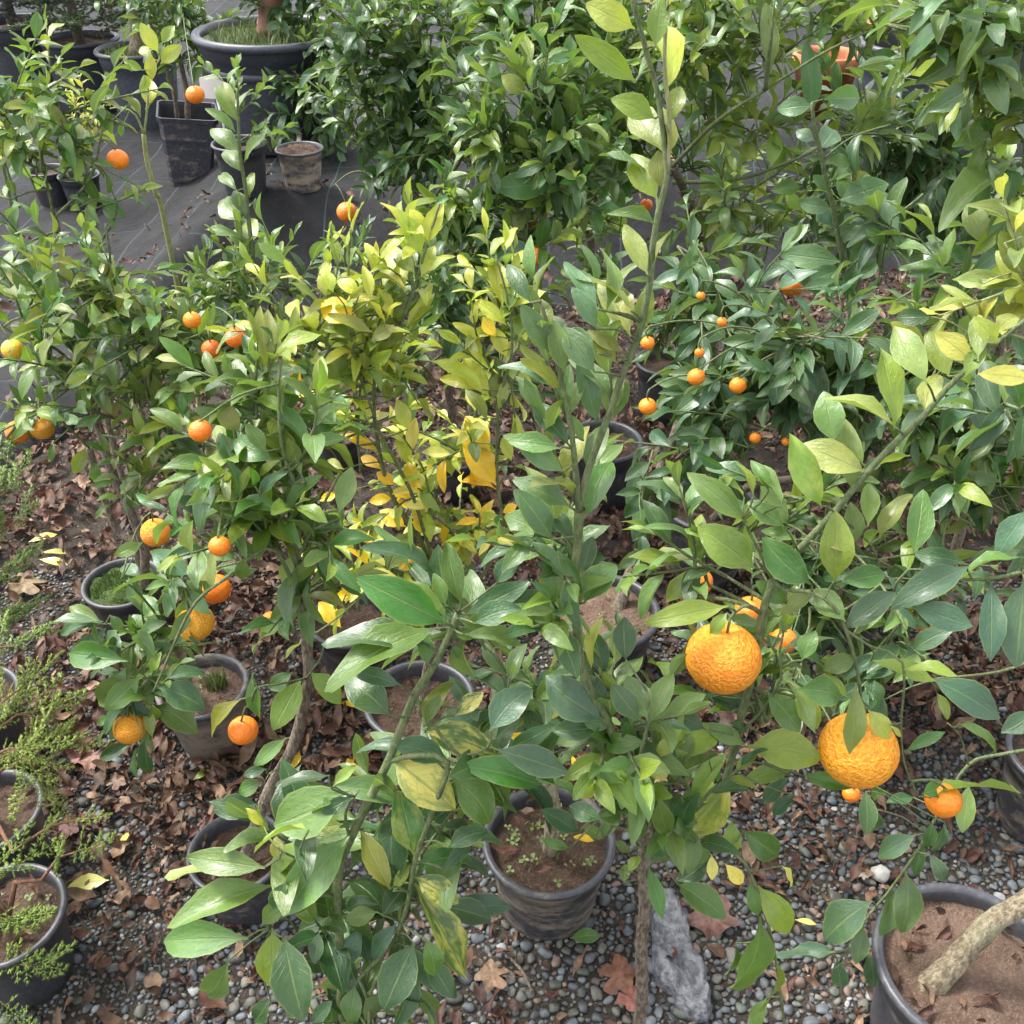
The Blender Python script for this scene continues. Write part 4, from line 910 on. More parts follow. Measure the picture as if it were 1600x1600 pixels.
t8.traced('G', [(600,0,415,160,110,'k'),(650,70,510,110,90,'o'),(720,70,930,160,120,'e'),(700,150,900,270,100,'m'),(570,140,670,190,60,'d'),(690,150,720,240,60,'l'),(660,150,690,290,40,'u'),(600,330,430,390,60,'d'),(640,330,580,480,30,'g'),(660,290,660,490,60,'e'),(560,210,510,300,60,'k'),(640,20,470,180,90,'k'),(620,90,480,230,70,'m')])
t8.canopy([(225, 1000, 1.28, 60, 7), (215, 1070, 1.18, 50, 6), (290, 900, 1.26, 50, 5)], .062, 'mkeG', slen=(.06, .1), nl=(4, 7), up=0, droop=.4)
t8.fruit(305, 973, 60, 1.22, True, (.92, 1.05, 1)); t8.fruit(337, 920, 48, 1.3, False, (1, .8, .8)); t8.fruit(203, 1137, 52, 1.14, True, (.9, 1.02, 1)); t8.fruit(243, 832, 46, 1.35, True, (1, .85, .8))
t8.finish()

# ------------------------------------------------------------------ the stout stemmed citrus in the weedy pot
s0 = soil_top(pA)
tA = Plant('citrus_tree', 'citrus with stout straight tan trunk rising from the weedy pot into dark leaves', 'citrus tree', s0, wood='pale_bark')
tA.branch([s0 + Vector((0, 0, -.02)), at(863, 1290, 1.04), at(861, 1240, 1.04), at(857, 1200, 1.05), at(850, 1150, 1.06)], .0125, .0105, 'trunk')
tA.px([(850, 1150, 1.06), (810, 1110, 1.04), (770, 1090, 1.03)], .006, .002); tA.px([(850, 1150, 1.06), (870, 1090, 1.08), (860, 1040, 1.1)], .006, .002)
tA.canopy([(790, 1110, 1.04, 55, 6), (860, 1070, 1.08, 55, 6), (840, 1130, 1.03, 40, 3)], .066, 'eGbk', slen=(.06, .1), nl=(4, 6), up=.1)
tA.leaf(at(850, 1120, 1.0), Vector((.3, -.2, .5)), .05, Vector((0, -1, .4)), 'Y'); tA.leaf(at(835, 1150, 1.0), Vector((-.4, -.2, .2)), .045, Vector((0, -1, .4)), 'O')
tA.finish()
# ------------------------------------------------------------------ the left citrus in the mossy pot
s0 = soil_top(pE)
t9 = Plant('citrus_tree', 'bushy citrus with two slanting bare grey trunks rising from the mossy pot', 'citrus tree', (s0.x + .04, s0.y, s0.z))
t9.branch([t9.base + Vector((0, 0, -.02)), at(225, 860, 1.72), at(205, 800, 1.73), at(175, 735, 1.74), at(150, 650, 1.76), at(138, 590, 1.78)], .011, .008, 'trunk')
t9.branch([t9.base + Vector((-.01, .02, -.02)), at(212, 850, 1.75), at(185, 830, 1.77), at(160, 770, 1.78), at(140, 700, 1.79)], .009, .007, 'trunk')
t9.px([(138, 590, 1.78), (130, 500, 1.76), (170, 420, 1.74), (165, 350, 1.73)], .006, .0025)
t9.px([(138, 590, 1.78), (80, 540, 1.74), (20, 520, 1.7), (-30, 480, 1.68)], .005, .002)
t9.px([(150, 640, 1.76), (220, 560, 1.7), (300, 510, 1.66), (330, 480, 1.65)], .005, .002)
t9.px([(140, 700, 1.79), (80, 640, 1.72), (50, 600, 1.70), (20, 590, 1.68)], .004, .0018)
t9.px([(160, 680, 1.74), (210, 690, 1.68), (260, 720, 1.64), (300, 760, 1.62)], .004, .0018)
t9.traced('D', [(310,220,465,140,60,'l'),(390,580,340,690,90,'o'),(440,400,385,370,70,'g'),(390,480,250,430,50,'m'),(270,490,300,400,50,'e'),(430,640,430,740,50,'m'),(630,710,600,860,90,'m'),(240,560,230,640,30,'m'),(300,230,420,330,90,'l'),(200,160,310,260,60,'m')])
t9.canopy([(160, 440, 1.74, 80, 13), (60, 530, 1.70, 90, 12), (250, 510, 1.68, 80, 14), (130, 600, 1.72, 80, 9), (230, 620, 1.68, 80, 11), (320, 560, 1.70, 70, 9), (40, 450, 1.7, 60, 4), (280, 680, 1.66, 70, 8), (30, 640, 1.66, 50, 5), (210, 740, 1.68, 50, 4)], .062, 'kmmgloue', nl=(6, 9), droop=.25)
t9.fruit(28, 675, 38, 1.66, True, (.85, .8, .8)); t9.fruit(66, 670, 36, 1.66, True, (.85, .8, .8)); t9.fruit(20, 546, 34, 1.66, tint=(.9, 1.9, 3)); t9.fruit(300, 500, 28, 1.58)
t9.finish()

def simple_tree(label, trunk, r0, r1, limbs, blobs, size, codes, fruits=(), wood='bark', stem='green_stem', group=None, cap=290, base_pot=None, **kw):
    if base_pot is not None: b = soil_top(base_pot)
    else:
        b = at(*trunk[0]); b.z = ground_z(b.x, b.y)
    t = Plant('citrus_tree', label, 'citrus tree', b, group, stem, wood)
    t.branch([b + Vector((0, 0, -.015))] + [at(*p) for p in trunk[1:]], r0, r1, 'trunk')
    for l in limbs: t.px(l, r1 * .8, .002)
    t.canopy(blobs, size, codes, **kw)
    for f in fruits: t.fruit(*f)
    return t

# trees at the upper left
t = simple_tree('citrus with dark pointed leaves and one orange beside the pale bare whip', [(130, 520, 2.1), (110, 440, 2.08), (98, 400, 2.06), (85, 340, 2.05)], .008, .006,
    [[(85, 340, 2.05), (70, 270, 2.03), (60, 200, 2.02), (50, 120, 2.0)], [(85, 340, 2.05), (140, 280, 2.0), (160, 200, 2.0), (165, 150, 2.0)], [(70, 270, 2.03), (20, 240, 2.0), (-20, 200, 2.0)], [(110, 440, 2.08), (180, 340, 2.0), (170, 290, 2.0)]],
    [(40, 150, 2.0, 50, 8), (55, 230, 2.02, 55, 8), (118, 230, 2.0, 45, 6), (150, 155, 2.0, 28, 3), (20, 300, 2.0, 45, 2), (150, 310, 2.0, 30, 2), (-10, 190, 2.0, 50, 4), (20, 400, 1.95, 50, 3)], .057, 'kmeogl', [(184, 249, 33, 2.0)])
t.finish()
t = simple_tree('tall bare pale whip with a few light green leaves at its top', [(275, 480, 2.25), (262, 370, 2.22), (243, 300, 2.2), (229, 250, 2.2), (225, 210, 2.2)], .0062, .0048,
    [[(225, 210, 2.2), (212, 180, 2.2), (190, 168, 2.2), (172, 170, 2.2)], [(225, 212, 2.2), (230, 170, 2.2), (233, 120, 2.2), (248, 95, 2.2), (258, 70, 2.2)]], [], .07, 'u', wood='lime_stem', stem='lime_stem')
t.traced('A', [(720,240,640,110,70,'y'),(735,200,790,110,60,'l'),(730,290,820,205,70,'y'),(690,370,690,250,70,'y'),(675,490,680,350,80,'y'),(640,520,590,440,50,'u'),(650,320,560,275,40,'l'),(690,270,630,200,50,'u'),(560,560,540,620,40,'k'),(660,500,735,410,20,'l')])
t.finish()
t = Plant('citrus_tree', 'slender upright citrus shoot with narrow leaves in front of the tagged pot', 'citrus tree', (0, 0, 0))
b = at(405, 520, 1.95); b.z = ground_z(b.x, b.y); t.o.location = b; t.base = b
t.branch([b, at(400, 470, 1.95), at(395, 400, 1.95), at(385, 310, 1.94), at(375, 240, 1.93), at(372, 170, 1.92), at(370, 140, 1.92)], .006, .002, 'trunk', M['green_stem'])
t.traced('A', [(1095,690,945,565,70,'k'),(1110,790,1010,670,70,'k'),(1085,560,975,380,60,'k'),(1070,600,940,475,50,'k'),(1070,500,1010,350,45,'u'),(1085,540,1090,360,35,'k'),(1110,740,1185,590,40,'k'),(1080,870,975,760,50,'k'),(1115,1010,990,890,90,'k'),
 (1135,900,1145,770,40,'l'),(1140,1130,1145,970,70,'l'),(1120,980,1060,860,60,'G'),(1110,1090,930,1020,40,'k'),(1160,1170,1200,1060,50,'l'),(1170,1100,1300,1180,60,'l'),(1150,1150,1040,1060,50,'m')])
t.canopy([(400, 450, 1.97, 50, 6), (350, 430, 1.95, 45, 5)], .056, 'klm', narrow=True, up=.9, droop=.0)
t.finish()

# small trees standing in the far pots
t = simple_tree('small dark citrus with thin trunk in the weathered grey pot', [(467, 225, 4.25), (466, 200, 4.22), (465, 185, 4.22)], .011, .009, [[(465, 185, 4.22), (450, 165, 4.2), (440, 150, 4.2)], [(465, 185, 4.22), (490, 150, 4.2), (520, 120, 4.2)]],
    [(455, 165, 4.2, 42, 9), (500, 130, 4.2, 50, 12), (440, 190, 4.2, 30, 5), (480, 180, 4.15, 35, 6), (530, 90, 4.2, 45, 9), (515, 190, 4.2, 30, 5)], .085, 'eedbG', base_pot=pR, up=.1, droop=.5); t.finish(200)
sq = soil_top(pU)
t = Plant('citrus_tree', 'citrus with two bare brown trunks and a single bright orange in the square pot', 'citrus tree', sq + Vector((.02, 0, 0)))
t.branch([t.base, at(293, 150, sq.y), at(285, 110, sq.y), at(275, 60, sq.y), at(290, 10, sq.y)], .014, .007, 'trunk')
t.branch([t.base + Vector((-.05, .02, 0)), at(273, 150, sq.y), at(262, 115, sq.y), at(250, 80, sq.y), at(230, 20, sq.y)], .010, .006, 'trunk')
t.canopy([(300, 90, sq.y, 35, 5), (270, 40, sq.y, 50, 9), (310, 30, sq.y, 45, 9), (240, 20, sq.y, 45, 7), (280, -10, sq.y, 55, 8)], .085, 'mekd', up=.2); t.fruit(305, 148, 29, min(sq.y, pT.location.y) - .12); t.finish(160)
st = soil_top(pT)
t = simple_tree('leafless stub of citrus in the tagged pot with a few low leaves', [(355, 220, st.y), (355, 195, st.y), (357, 175, st.y)], .010, .006, [], [(375, 160, st.y, 30, 3), (395, 205, st.y, 25, 2)], .07, 'km', base_pot=pT); t.finish(100)
sw = soil_top(pW)
t = simple_tree('citrus standard with thick pale trunk in the grey blue tub', [(212, 70, sw.y), (214, 40, sw.y), (210, 5, sw.y), (205, -60, sw.y)], .045, .03, [[(205, -60, sw.y), (240, -100, sw.y), (280, -120, sw.y)]], [(230, -30, sw.y, 60, 14), (170, -30, sw.y, 60, 10), (250, 15, sw.y - .1, 40, 6)], .10, 'mekg', base_pot=pW, wood='pale_bark'); t.finish(150)
sv_ = soil_top(pV)
t = simple_tree('old tree with stout reddish trunk leaning in the huge nursery tub', [(424, 26, sv_.y), (420, 0, sv_.y), (415, -40, sv_.y), (400, -120, sv_.y)], .05, .05, [[(370, -120, sv_.y), (450, -160, sv_.y)]], [(440, -20, sv_.y, 60, 12), (500, -10, sv_.y, 60, 12), (400, -40, sv_.y, 50, 8)], .09, 'bebd', base_pot=pV, wood='red_bark'); t.finish(150)

# conifers in the far tubs
def conifer(label, p, c, wide, high, colr, n=70, nl=.11):
    root = link('conifer', None, None, p); tag(root, label, 'conifer', 'conifers in far tubs')
    V, F = tube([Vector((0, 0, -.03)), Vector((0, 0, high * .5)), Vector((.01, 0, high))], [.03, .022, .006], 7); link('trunk', mesh('trunk', V, F, M['bark']), root)
    for i in range(n):
        a = i * 2.4; t = (i + .5) / n; z = high * (.05 + .9 * t); r = wide * (1 - .55 * t) * rnd.uniform(.7, 1.1)
        base = Vector((0, 0, z)); tip = Vector((math.cos(a) * r, math.sin(a) * r, z + .08))
        o = link('spray', SPRAYS[i % len(SPRAYS)], root, base.lerp(tip, .15)); d = (tip - base); o.rotation_euler = frame(d, Vector((0, 0, 1))).to_euler(); k = d.length; o.scale = (k, k, k); o.color = (*[x * rnd.uniform(.8, 1.2) for x in colr], 1)
def spray_mesh(seed, dense=1.0):
    """a feathery juniper plume, length 1 along +Y"""
    r = random.Random(seed); VV = []; FF = []; CC = []; b = 0
    def needle(p, d, L, w_, c):
        nonlocal b
        s = d.cross(Vector((r.uniform(-1, 1), r.uniform(-1, 1), r.uniform(-1, 1)))).normalized() * w_; k = d.cross(s).normalized() * w_
        VV.extend([p + s, p - s * .5 + k * .8, p - s * .5 - k * .8, p + d * L]); FF.extend([(b, b + 1, b + 3), (b + 1, b + 2, b + 3), (b + 2, b, b + 3)]); CC.extend([c] * 4); b += 4
    def strand(p, d, L, n, depth_):
        q = p.copy(); dd = d.copy()
        for i in range(n):
            dd = (dd + Vector((r.uniform(-.12, .12), r.uniform(-.12, .12), r.uniform(-.08, .1)))).normalized(); q2 = q + dd * L / n
            v = r.uniform(.7, 1.3); cc = (v * (1 + .3 * i / n), v * (1 + .15 * i / n), v, 1)
            needle(q, dd, L / n * 1.5, .010, cc)
            for _ in range(3):
                s = Vector((r.uniform(-1, 1), r.uniform(-1, 1), r.uniform(-1, 1))); s = (s - dd * s.dot(dd)).normalized()
                needle(q, (dd * .85 + s * .55).normalized(), r.uniform(.04, .07), .0065, cc)
            if depth_ and i > 0:
                s = Vector((1 if i % 2 else -1, 0, r.uniform(-.5, .5))); s = (s - dd * s.dot(dd)).normalized()
                strand(q, (dd * .75 + s * .75).normalized(), L * .36 * (1.15 - i / n) * r.uniform(.7, 1.2), 5 if depth_ > 1 else 4, depth_ - 1)
            q = q2
    strand(Vector((0, 0, 0)), Vector((0, 1, 0)), 1.0, int(13 * dense), 2)
    return npmesh('spray', np.array([v[:] for v in VV]), np.array(FF), M['needle'], np.array(CC))
SPRAYS = [spray_mesh(s) for s in (1, 2, 3)]
conifer('bluish spruce with short stiff sprays in a grey tub', soil_top(pY), None, .42, .8, (.085, .13, .12), 60)
conifer('brownish green pine spilling over the rim of a black tub', soil_top(pX), None, .40, .7, (.09, .11, .045), 60)

# ------------------------------------------------------------------ the row of citrus behind
G5 = None
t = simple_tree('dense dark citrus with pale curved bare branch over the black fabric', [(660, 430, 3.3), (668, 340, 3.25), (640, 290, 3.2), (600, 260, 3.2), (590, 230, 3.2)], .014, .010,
    [[(590, 230, 3.2), (570, 140, 3.15), (560, 100, 3.1)], [(640, 290, 3.2), (560, 268, 3.2), (520, 290, 3.2)], [(600, 260, 3.2), (650, 180, 3.1), (660, 100, 3.1)], [(660, 330, 3.25), (720, 250, 3.1), (730, 180, 3.1)]],
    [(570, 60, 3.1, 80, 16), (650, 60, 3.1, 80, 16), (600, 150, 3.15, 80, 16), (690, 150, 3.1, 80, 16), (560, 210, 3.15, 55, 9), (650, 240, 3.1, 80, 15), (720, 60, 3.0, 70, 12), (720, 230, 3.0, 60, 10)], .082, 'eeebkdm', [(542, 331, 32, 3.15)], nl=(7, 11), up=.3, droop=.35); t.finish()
t = simple_tree('full citrus with curling leaves and small oranges behind the yellowing tree', [(735, 620, 2.45), (745, 480, 2.4), (752, 380, 2.35), (760, 310, 2.3)], .013, .009,
    [[(760, 310, 2.3), (740, 250, 2.25), (755, 190, 2.2)], [(752, 350, 2.33), (800, 310, 2.25), (840, 290, 2.2), (880, 320, 2.2)], [(745, 420, 2.38), (690, 380, 2.3), (680, 350, 2.3)], [(760, 310, 2.3), (820, 230, 2.25), (830, 150, 2.2)]],
    [(780, 200, 2.25, 80, 14), (840, 130, 2.2, 70, 11), (850, 240, 2.2, 70, 12), (760, 300, 2.3, 70, 10), (830, 360, 2.2, 80, 13), (730, 410, 2.3, 60, 9), (690, 330, 2.3, 45, 6), (780, 430, 2.3, 60, 8), (900, 310, 2.2, 60, 8), (880, 180, 2.2, 50, 7)], .078, 'kemegl',
    [(838, 400, 30, 2.15), (808, 396, 32, 2.18), (838, 355, 26, 2.25, True, (.8, .75, .8)), (708, 322, 20, 2.4), (810, 225, 22, 2.35), (765, 270, 18, 2.4)], nl=(7, 10)); 
t.traced('B', [(1065,840,800,850,120,'g'),(720,960,530,1140,140,'d'),(775,1010,780,1215,90,'e'),(990,1170,820,1110,120,'b'),(930,950,870,1060,90,'u'),(905,910,1090,930,60,'m'),(1240,640,1165,490,70,'u'),(940,430,825,340,70,'l'),(940,380,900,70,60,'l'),(960,190,1035,100,70,'l'),(735,610,680,480,60,'k'),(1190,970,1070,890,70,'k')])
t.finish()
t = simple_tree('leafy green citrus filling the row above the tall front shoot', [(930, 520, 2.9), (925, 430, 2.85), (915, 330, 2.8), (900, 260, 2.75)], .014, .010,
    [[(900, 260, 2.75), (880, 150, 2.7), (860, 60, 2.65)], [(900, 260, 2.75), (960, 180, 2.65), (980, 90, 2.6)], [(915, 330, 2.8), (990, 300, 2.7), (1060, 270, 2.6), (1150, 250, 2.6)]],
    [(820, 50, 2.7, 70, 13), (900, 40, 2.65, 80, 15), (980, 60, 2.6, 75, 13), (930, 150, 2.65, 75, 13), (1000, 180, 2.6, 70, 11), (950, 250, 2.7, 60, 9), (860, -30, 2.7, 80, 10), (770, 20, 2.7, 60, 9), (1060, 230, 2.6, 60, 8), (960, 330, 2.75, 55, 7), (960, 430, 2.8, 50, 6)], .08, 'kkmelgG', [(1010, 320, 20, 2.7), (850, 330, 18, 2.8)], nl=(7, 10)); t.finish()
t = simple_tree('citrus with a long slanting green limb and olive folded leaves', [(1130, 580, 2.7), (1110, 450, 2.6), (1080, 330, 2.5), (1050, 260, 2.4)], .013, .010,
    [[(1050, 260, 2.4), (1120, 190, 2.3), (1195, 140, 2.25), (1310, 70, 2.2), (1410, 30, 2.2)], [(1050, 285, 2.45), (1150, 280, 2.35), (1240, 250, 2.25), (1330, 210, 2.2), (1440, 215, 2.2)], [(1195, 140, 2.25), (1205, 60, 2.2), (1210, 0, 2.2)], [(1080, 330, 2.5), (1150, 330, 2.4), (1200, 340, 2.4)]],
    [(1100, 60, 2.4, 80, 13), (1190, 60, 2.3, 80, 13), (1110, 160, 2.4, 70, 10), (1200, 190, 2.3, 50, 5), (1280, 10, 2.3, 60, 7), (1150, 290, 2.4, 60, 7), (1370, 40, 2.25, 70, 10), (1330, 190, 2.25, 50, 5), (1180, 380, 2.45, 60, 6), (1090, 330, 2.5, 60, 7), (1140, -20, 2.4, 80, 8)], .078, 'klomklG', nl=(6, 9))
t.traced('C', [(450,330,420,30,80,'u'),(370,430,345,280,60,'l'),(385,740,310,630,60,'y'),(310,800,250,660,60,'l'),(450,760,470,600,70,'l'),(220,800,180,690,40,'l'),(590,850,460,860,70,'m'),(590,960,520,880,70,'l'),(370,900,430,840,40,'y'),(640,520,600,200,90,'G'),(1030,280,920,240,110,'g'),(1270,300,1110,320,70,'L'),(1350,370,1180,390,90,'L'),(960,590,1010,480,80,'m')])
t.finish()
t = simple_tree('upright citrus shoot with broad oval leaves set along a straight green stem', [(1345, 600, 2.0), (1328, 500, 1.95), (1316, 410, 1.92), (1303, 330, 1.9), (1285, 250, 1.88), (1272, 190, 1.87), (1270, 160, 1.87)], .006, .003, [[(1316, 410, 1.92), (1370, 450, 1.88), (1382, 390, 1.86), (1395, 340, 1.85)], [(1285, 250, 1.88), (1330, 215, 1.86), (1390, 195, 1.85)]],
    [(1390, 350, 1.86, 35, 3)], .085, 'bGe', wood='green_stem')
t.traced('C', [(640,480,475,490,80,'G'),(690,450,870,440,120,'G'),(650,640,560,590,70,'b'),(670,680,760,560,90,'b'),(720,820,840,750,60,'k'),(760,910,985,830,120,'G'),(720,870,640,800,90,'G'),(730,950,580,920,80,'G'),(770,1110,900,960,120,'G'),(775,1190,500,1160,110,'G'),(770,1220,620,1290,140,'G'),(730,1030,660,930,80,'b'),
 (815,1270,950,1180,110,'G'),(970,1130,1080,1080,70,'k'),(990,1130,1160,1190,70,'G'),(970,1110,890,1040,60,'m'),(960,1090,1020,970,40,'m'),(930,1200,1000,1100,70,'k'),(1280,1190,1115,1110,120,'b'),(790,1350,850,1450,80,'b'),(780,1330,560,1240,80,'G'),(700,740,840,720,60,'m')])
t.finish()
t = simple_tree('dark bluish citrus in shade behind the oval leaved shoot', [(1350, 480, 2.7), (1345, 380, 2.65), (1350, 330, 2.6), (1370, 260, 2.5)], .016, .011,
    [[(1350, 330, 2.6), (1420, 260, 2.5), (1470, 200, 2.4)], [(1370, 260, 2.5), (1350, 180, 2.4), (1340, 120, 2.4)], [(1350, 330, 2.6), (1290, 290, 2.5), (1260, 260, 2.5)]],
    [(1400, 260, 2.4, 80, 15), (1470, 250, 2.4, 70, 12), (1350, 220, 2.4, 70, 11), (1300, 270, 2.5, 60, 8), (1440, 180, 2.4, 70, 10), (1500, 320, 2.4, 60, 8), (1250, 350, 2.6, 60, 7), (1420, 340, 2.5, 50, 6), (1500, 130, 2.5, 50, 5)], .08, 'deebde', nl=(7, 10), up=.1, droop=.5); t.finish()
t = simple_tree('citrus with big drooping pale leaves above a twisted stem at the row end', [(1570, 640, 1.9), (1560, 540, 1.85), (1545, 440, 1.8), (1540, 380, 1.78)], .012, .009,
    [[(1540, 380, 1.78), (1590, 300, 1.7), (1600, 220, 1.66)], [(1545, 420, 1.8), (1500, 420, 1.7), (1450, 440, 1.65), (1400, 470, 1.62)], [(1600, 220, 1.66), (1540, 100, 1.62), (1520, 30, 1.6)], [(1590, 300, 1.7), (1560, 250, 1.66), (1540, 248, 1.65)]],
    [(1530, 40, 1.62, 80, 9), (1590, 60, 1.62, 70, 8), (1570, 180, 1.65, 60, 7), (1580, 300, 1.68, 60, 7), (1480, 470, 1.66, 60, 6), (1560, 400, 1.75, 50, 5), (1460, 20, 1.65, 60, 6)], .08, 'kGGlm', nl=(5, 8), droop=.5, up=.2)
t.traced('C', [(1560,720,1210,1000,110,'k'),(1560,740,1520,920,110,'G'),(1530,830,1370,950,70,'b'),(1330,920,1430,1090,90,'u'),(1440,1140,1500,960,110,'b'),(1600,590,1430,690,50,'o'),(1600,620,1490,650,70,'l'),(1600,460,1440,470,40,'o'),(1600,530,1480,540,60,'o'),(1550,320,1410,270,40,'o'),(1600,380,1410,380,60,'G'),(1570,90,1360,20,70,'l'),(1600,110,1420,90,40,'b'),(1500,600,1390,550,90,'g'),(1590,560,1520,550,90,'k')])
t.finish()
t = simple_tree('citrus with olive folded leaves on a stem reaching in at the right edge', [(1700, 900, 1.5), (1690, 700, 1.4), (1660, 560, 1.3), (1620, 470, 1.28)], .009, .005, [[(1620, 470, 1.28), (1590, 420, 1.25), (1570, 380, 1.25)], [(1660, 560, 1.3), (1600, 530, 1.25), (1560, 520, 1.24), (1540, 540, 1.24)]], [(1620, 420, 1.28, 50, 4)], .075, 'ouy', stem='lime_stem')
t.traced('C', [(1600,1260,1490,1060,110,'o'),(1610,1330,1480,1130,100,'o'),(1480,1520,1590,1330,120,'o'),(1590,1080,1600,880,40,'o'),(1400,1560,1390,1340,40,'u'),(1380,1500,1270,1260,60,'u'),(1420,1290,1300,1270,60,'u'),(1150,1600,1010,1470,110,'o'),(1210,1600,1160,1530,80,'u'),(1580,1470,1430,1510,70,'Y'),(1350,1600,1230,1520,90,'Y'),(1180,1440,1010,1440,70,'e')])
t.finish()

# middle right, the dark drooping citrus with many small oranges
s0 = soil_top(pC)
t = Plant('citrus_tree', 'bushy citrus with small oranges and drooping bluish leaves on a slim brown trunk', 'citrus tree', (s0.x + .03, s0.y + .02, s0.z + .01), wood='bark')
t.branch([t.base + Vector((0, 0, -.02)), at(1000, 860, 1.66), at(1018, 790, 1.68), at(1030, 740, 1.70), at(1060, 660, 1.74), at(1085, 560, 1.8)], .0125, .009, 'trunk')
t.px([(1060, 660, 1.74), (1110, 590, 1.72), (1150, 540, 1.7), (1190, 500, 1.7)], .006, .0025, mat='bark')
t.px([(1085, 560, 1.8), (1090, 480, 1.85), (1080, 430, 1.9), (1100, 390, 1.9)], .006, .0025, mat='bark')
t.px([(1030, 740, 1.70), (1080, 700, 1.62), (1130, 690, 1.6)], .005, .002, mat='bark')
t.px([(1150, 540, 1.7), (1220, 520, 1.62), (1290, 530, 1.55)], .004, .002, mat='bark')
t.canopy([(1080, 420, 1.9, 55, 8), (1110, 490, 1.82, 65, 10), (1190, 560, 1.68, 70, 12), (1260, 540, 1.6, 70, 11), (1120, 610, 1.7, 60, 9), (1240, 620, 1.62, 60, 8), (1170, 480, 1.78, 60, 8), (1070, 720, 1.68, 45, 5), (1150, 690, 1.62, 45, 6), (1320, 570, 1.6, 55, 7), (1010, 760, 1.68, 30, 3)], .075, 'bGebe', nl=(6, 9), up=-.15, droop=.6)
t.traced('F', [(300,480,310,230,0.1,'b')][:0] + [(410,140,305,260,100,'G'),(560,180,455,390,110,'b'),(690,200,600,460,120,'b'),(230,260,20,430,80,'G'),(270,330,90,450,80,'G'),(330,350,190,400,80,'e'),(300,450,290,600,60,'G'),(220,490,150,610,70,'b'),(470,190,390,210,60,'m'),(400,350,360,440,60,'b'),(860,250,730,300,60,'G'),(700,150,790,260,80,'k'),(110,740,40,800,70,'b'),(410,100,230,90,60,'G'),(530,130,420,110,50,'G')])
for f in [(1088, 589, 28), (1153, 602, 27), (1012, 536, 22), (1238, 445, 38), (1128, 503, 16), (1180, 684, 18), (1093, 551, 16), (1012, 635, 28), (1228, 690, 14), (1095, 462, 14)]: t.fruit(*f[:3], 1.56 if f[0] != 1238 else 2.0)
t.finish()
# right hand mass
s0 = soil_top(pI)
t = Plant('citrus_tree', 'citrus with long drooping leaves and twisted grey stems in the half hidden muddy pot', 'citrus tree', s0)
t.branch([s0 + Vector((0, 0, -.02)), at(1170, 760, 1.9), at(1270, 740, 1.75), at(1330, 660, 1.66), at(1366, 590, 1.62)], .011, .008, 'trunk')
t.px([(1330, 660, 1.66), (1380, 620, 1.6), (1360, 560, 1.58), (1310, 515, 1.56)], .005, .002)
t.px([(1366, 590, 1.62), (1450, 560, 1.55), (1540, 580, 1.5), (1600, 620, 1.45)], .005, .002)
t.px([(1270, 740, 1.75), (1400, 720, 1.6), (1500, 690, 1.5), (1580, 680, 1.45)], .005, .002)
t.px([(1500, 690, 1.5), (1490, 770, 1.45), (1475, 830, 1.42), (1470, 880, 1.4)], .004, .002)
t.canopy([(1400, 600, 1.62, 70, 9), (1480, 580, 1.55, 70, 9), (1560, 620, 1.5, 70, 8), (1460, 660, 1.55, 60, 7), (1540, 700, 1.48, 60, 8), (1480, 770, 1.46, 60, 7), (1560, 780, 1.45, 60, 7), (1440, 830, 1.45, 50, 4), (1370, 700, 1.65, 50, 5), (1330, 620, 1.68, 50, 5), (1400, 520, 1.7, 60, 6), (1470, 880, 1.4, 40, 3)], .078, 'Gbkeml', nl=(5, 8), up=-.2, droop=.75)
t.traced('F', [(1000,700,1250,860,90,'G'),(1290,680,1200,560,110,'o'),(1400,690,1390,910,110,'e'),(1480,710,1560,870,110,'k'),(1470,590,1500,720,90,'g'),(1480,530,1340,650,60,'k'),(1380,640,1320,800,50,'o'),(1390,310,1370,560,60,'L'),(1520,290,1590,450,80,'G')])
for f in [(1482, 632, 24), (1440, 966, 40), (1205, 990, 40)]: t.fruit(*f, 1.5)
t.finish()
s0 = soil_top(pO)
t = Plant('citrus_tree', 'low shaded citrus with oranges tucked behind the big rough orange', 'citrus tree', s0)
t.branch([s0 + Vector((0, 0, -.02)), at(1320, 890, 1.62), at(1290, 850, 1.55), at(1240, 830, 1.5), at(1190, 880, 1.4)], .009, .005, 'trunk')
t.px([(1240, 830, 1.5), (1180, 850, 1.15), (1120, 860, 1.02), (1095, 875, 1.0)], .003, .0018); t.px([(1180, 850, 1.15), (1175, 890, 1.0), (1174, 920, .98)], .0024, .0016)
t.px([(1240, 830, 1.5), (1250, 900, 1.3), (1240, 960, 1.25), (1230, 1020, 1.2)], .003, .0018); t.px([(1290, 850, 1.55), (1340, 870, 1.4), (1400, 950, 1.25), (1420, 1000, 1.2)], .004, .002)
t.canopy([(1260, 880, 1.45, 60, 7), (1380, 900, 1.4, 60, 7), (1290, 960, 1.35, 60, 6), (1400, 1000, 1.3, 50, 5), (1230, 1040, 1.25, 45, 4), (1330, 1040, 1.3, 50, 4)], .075, 'eebdk', up=-.1, droop=.6, nl=(5, 8))
for f in [(1092, 908, 44, 1.0), (1172, 955, 50, .98), (1225, 1000, 40, 1.0), (1298, 948, 26, 1.1), (1330, 1240, 28, 1.0)]: t.fruit(*f)
t.finish()
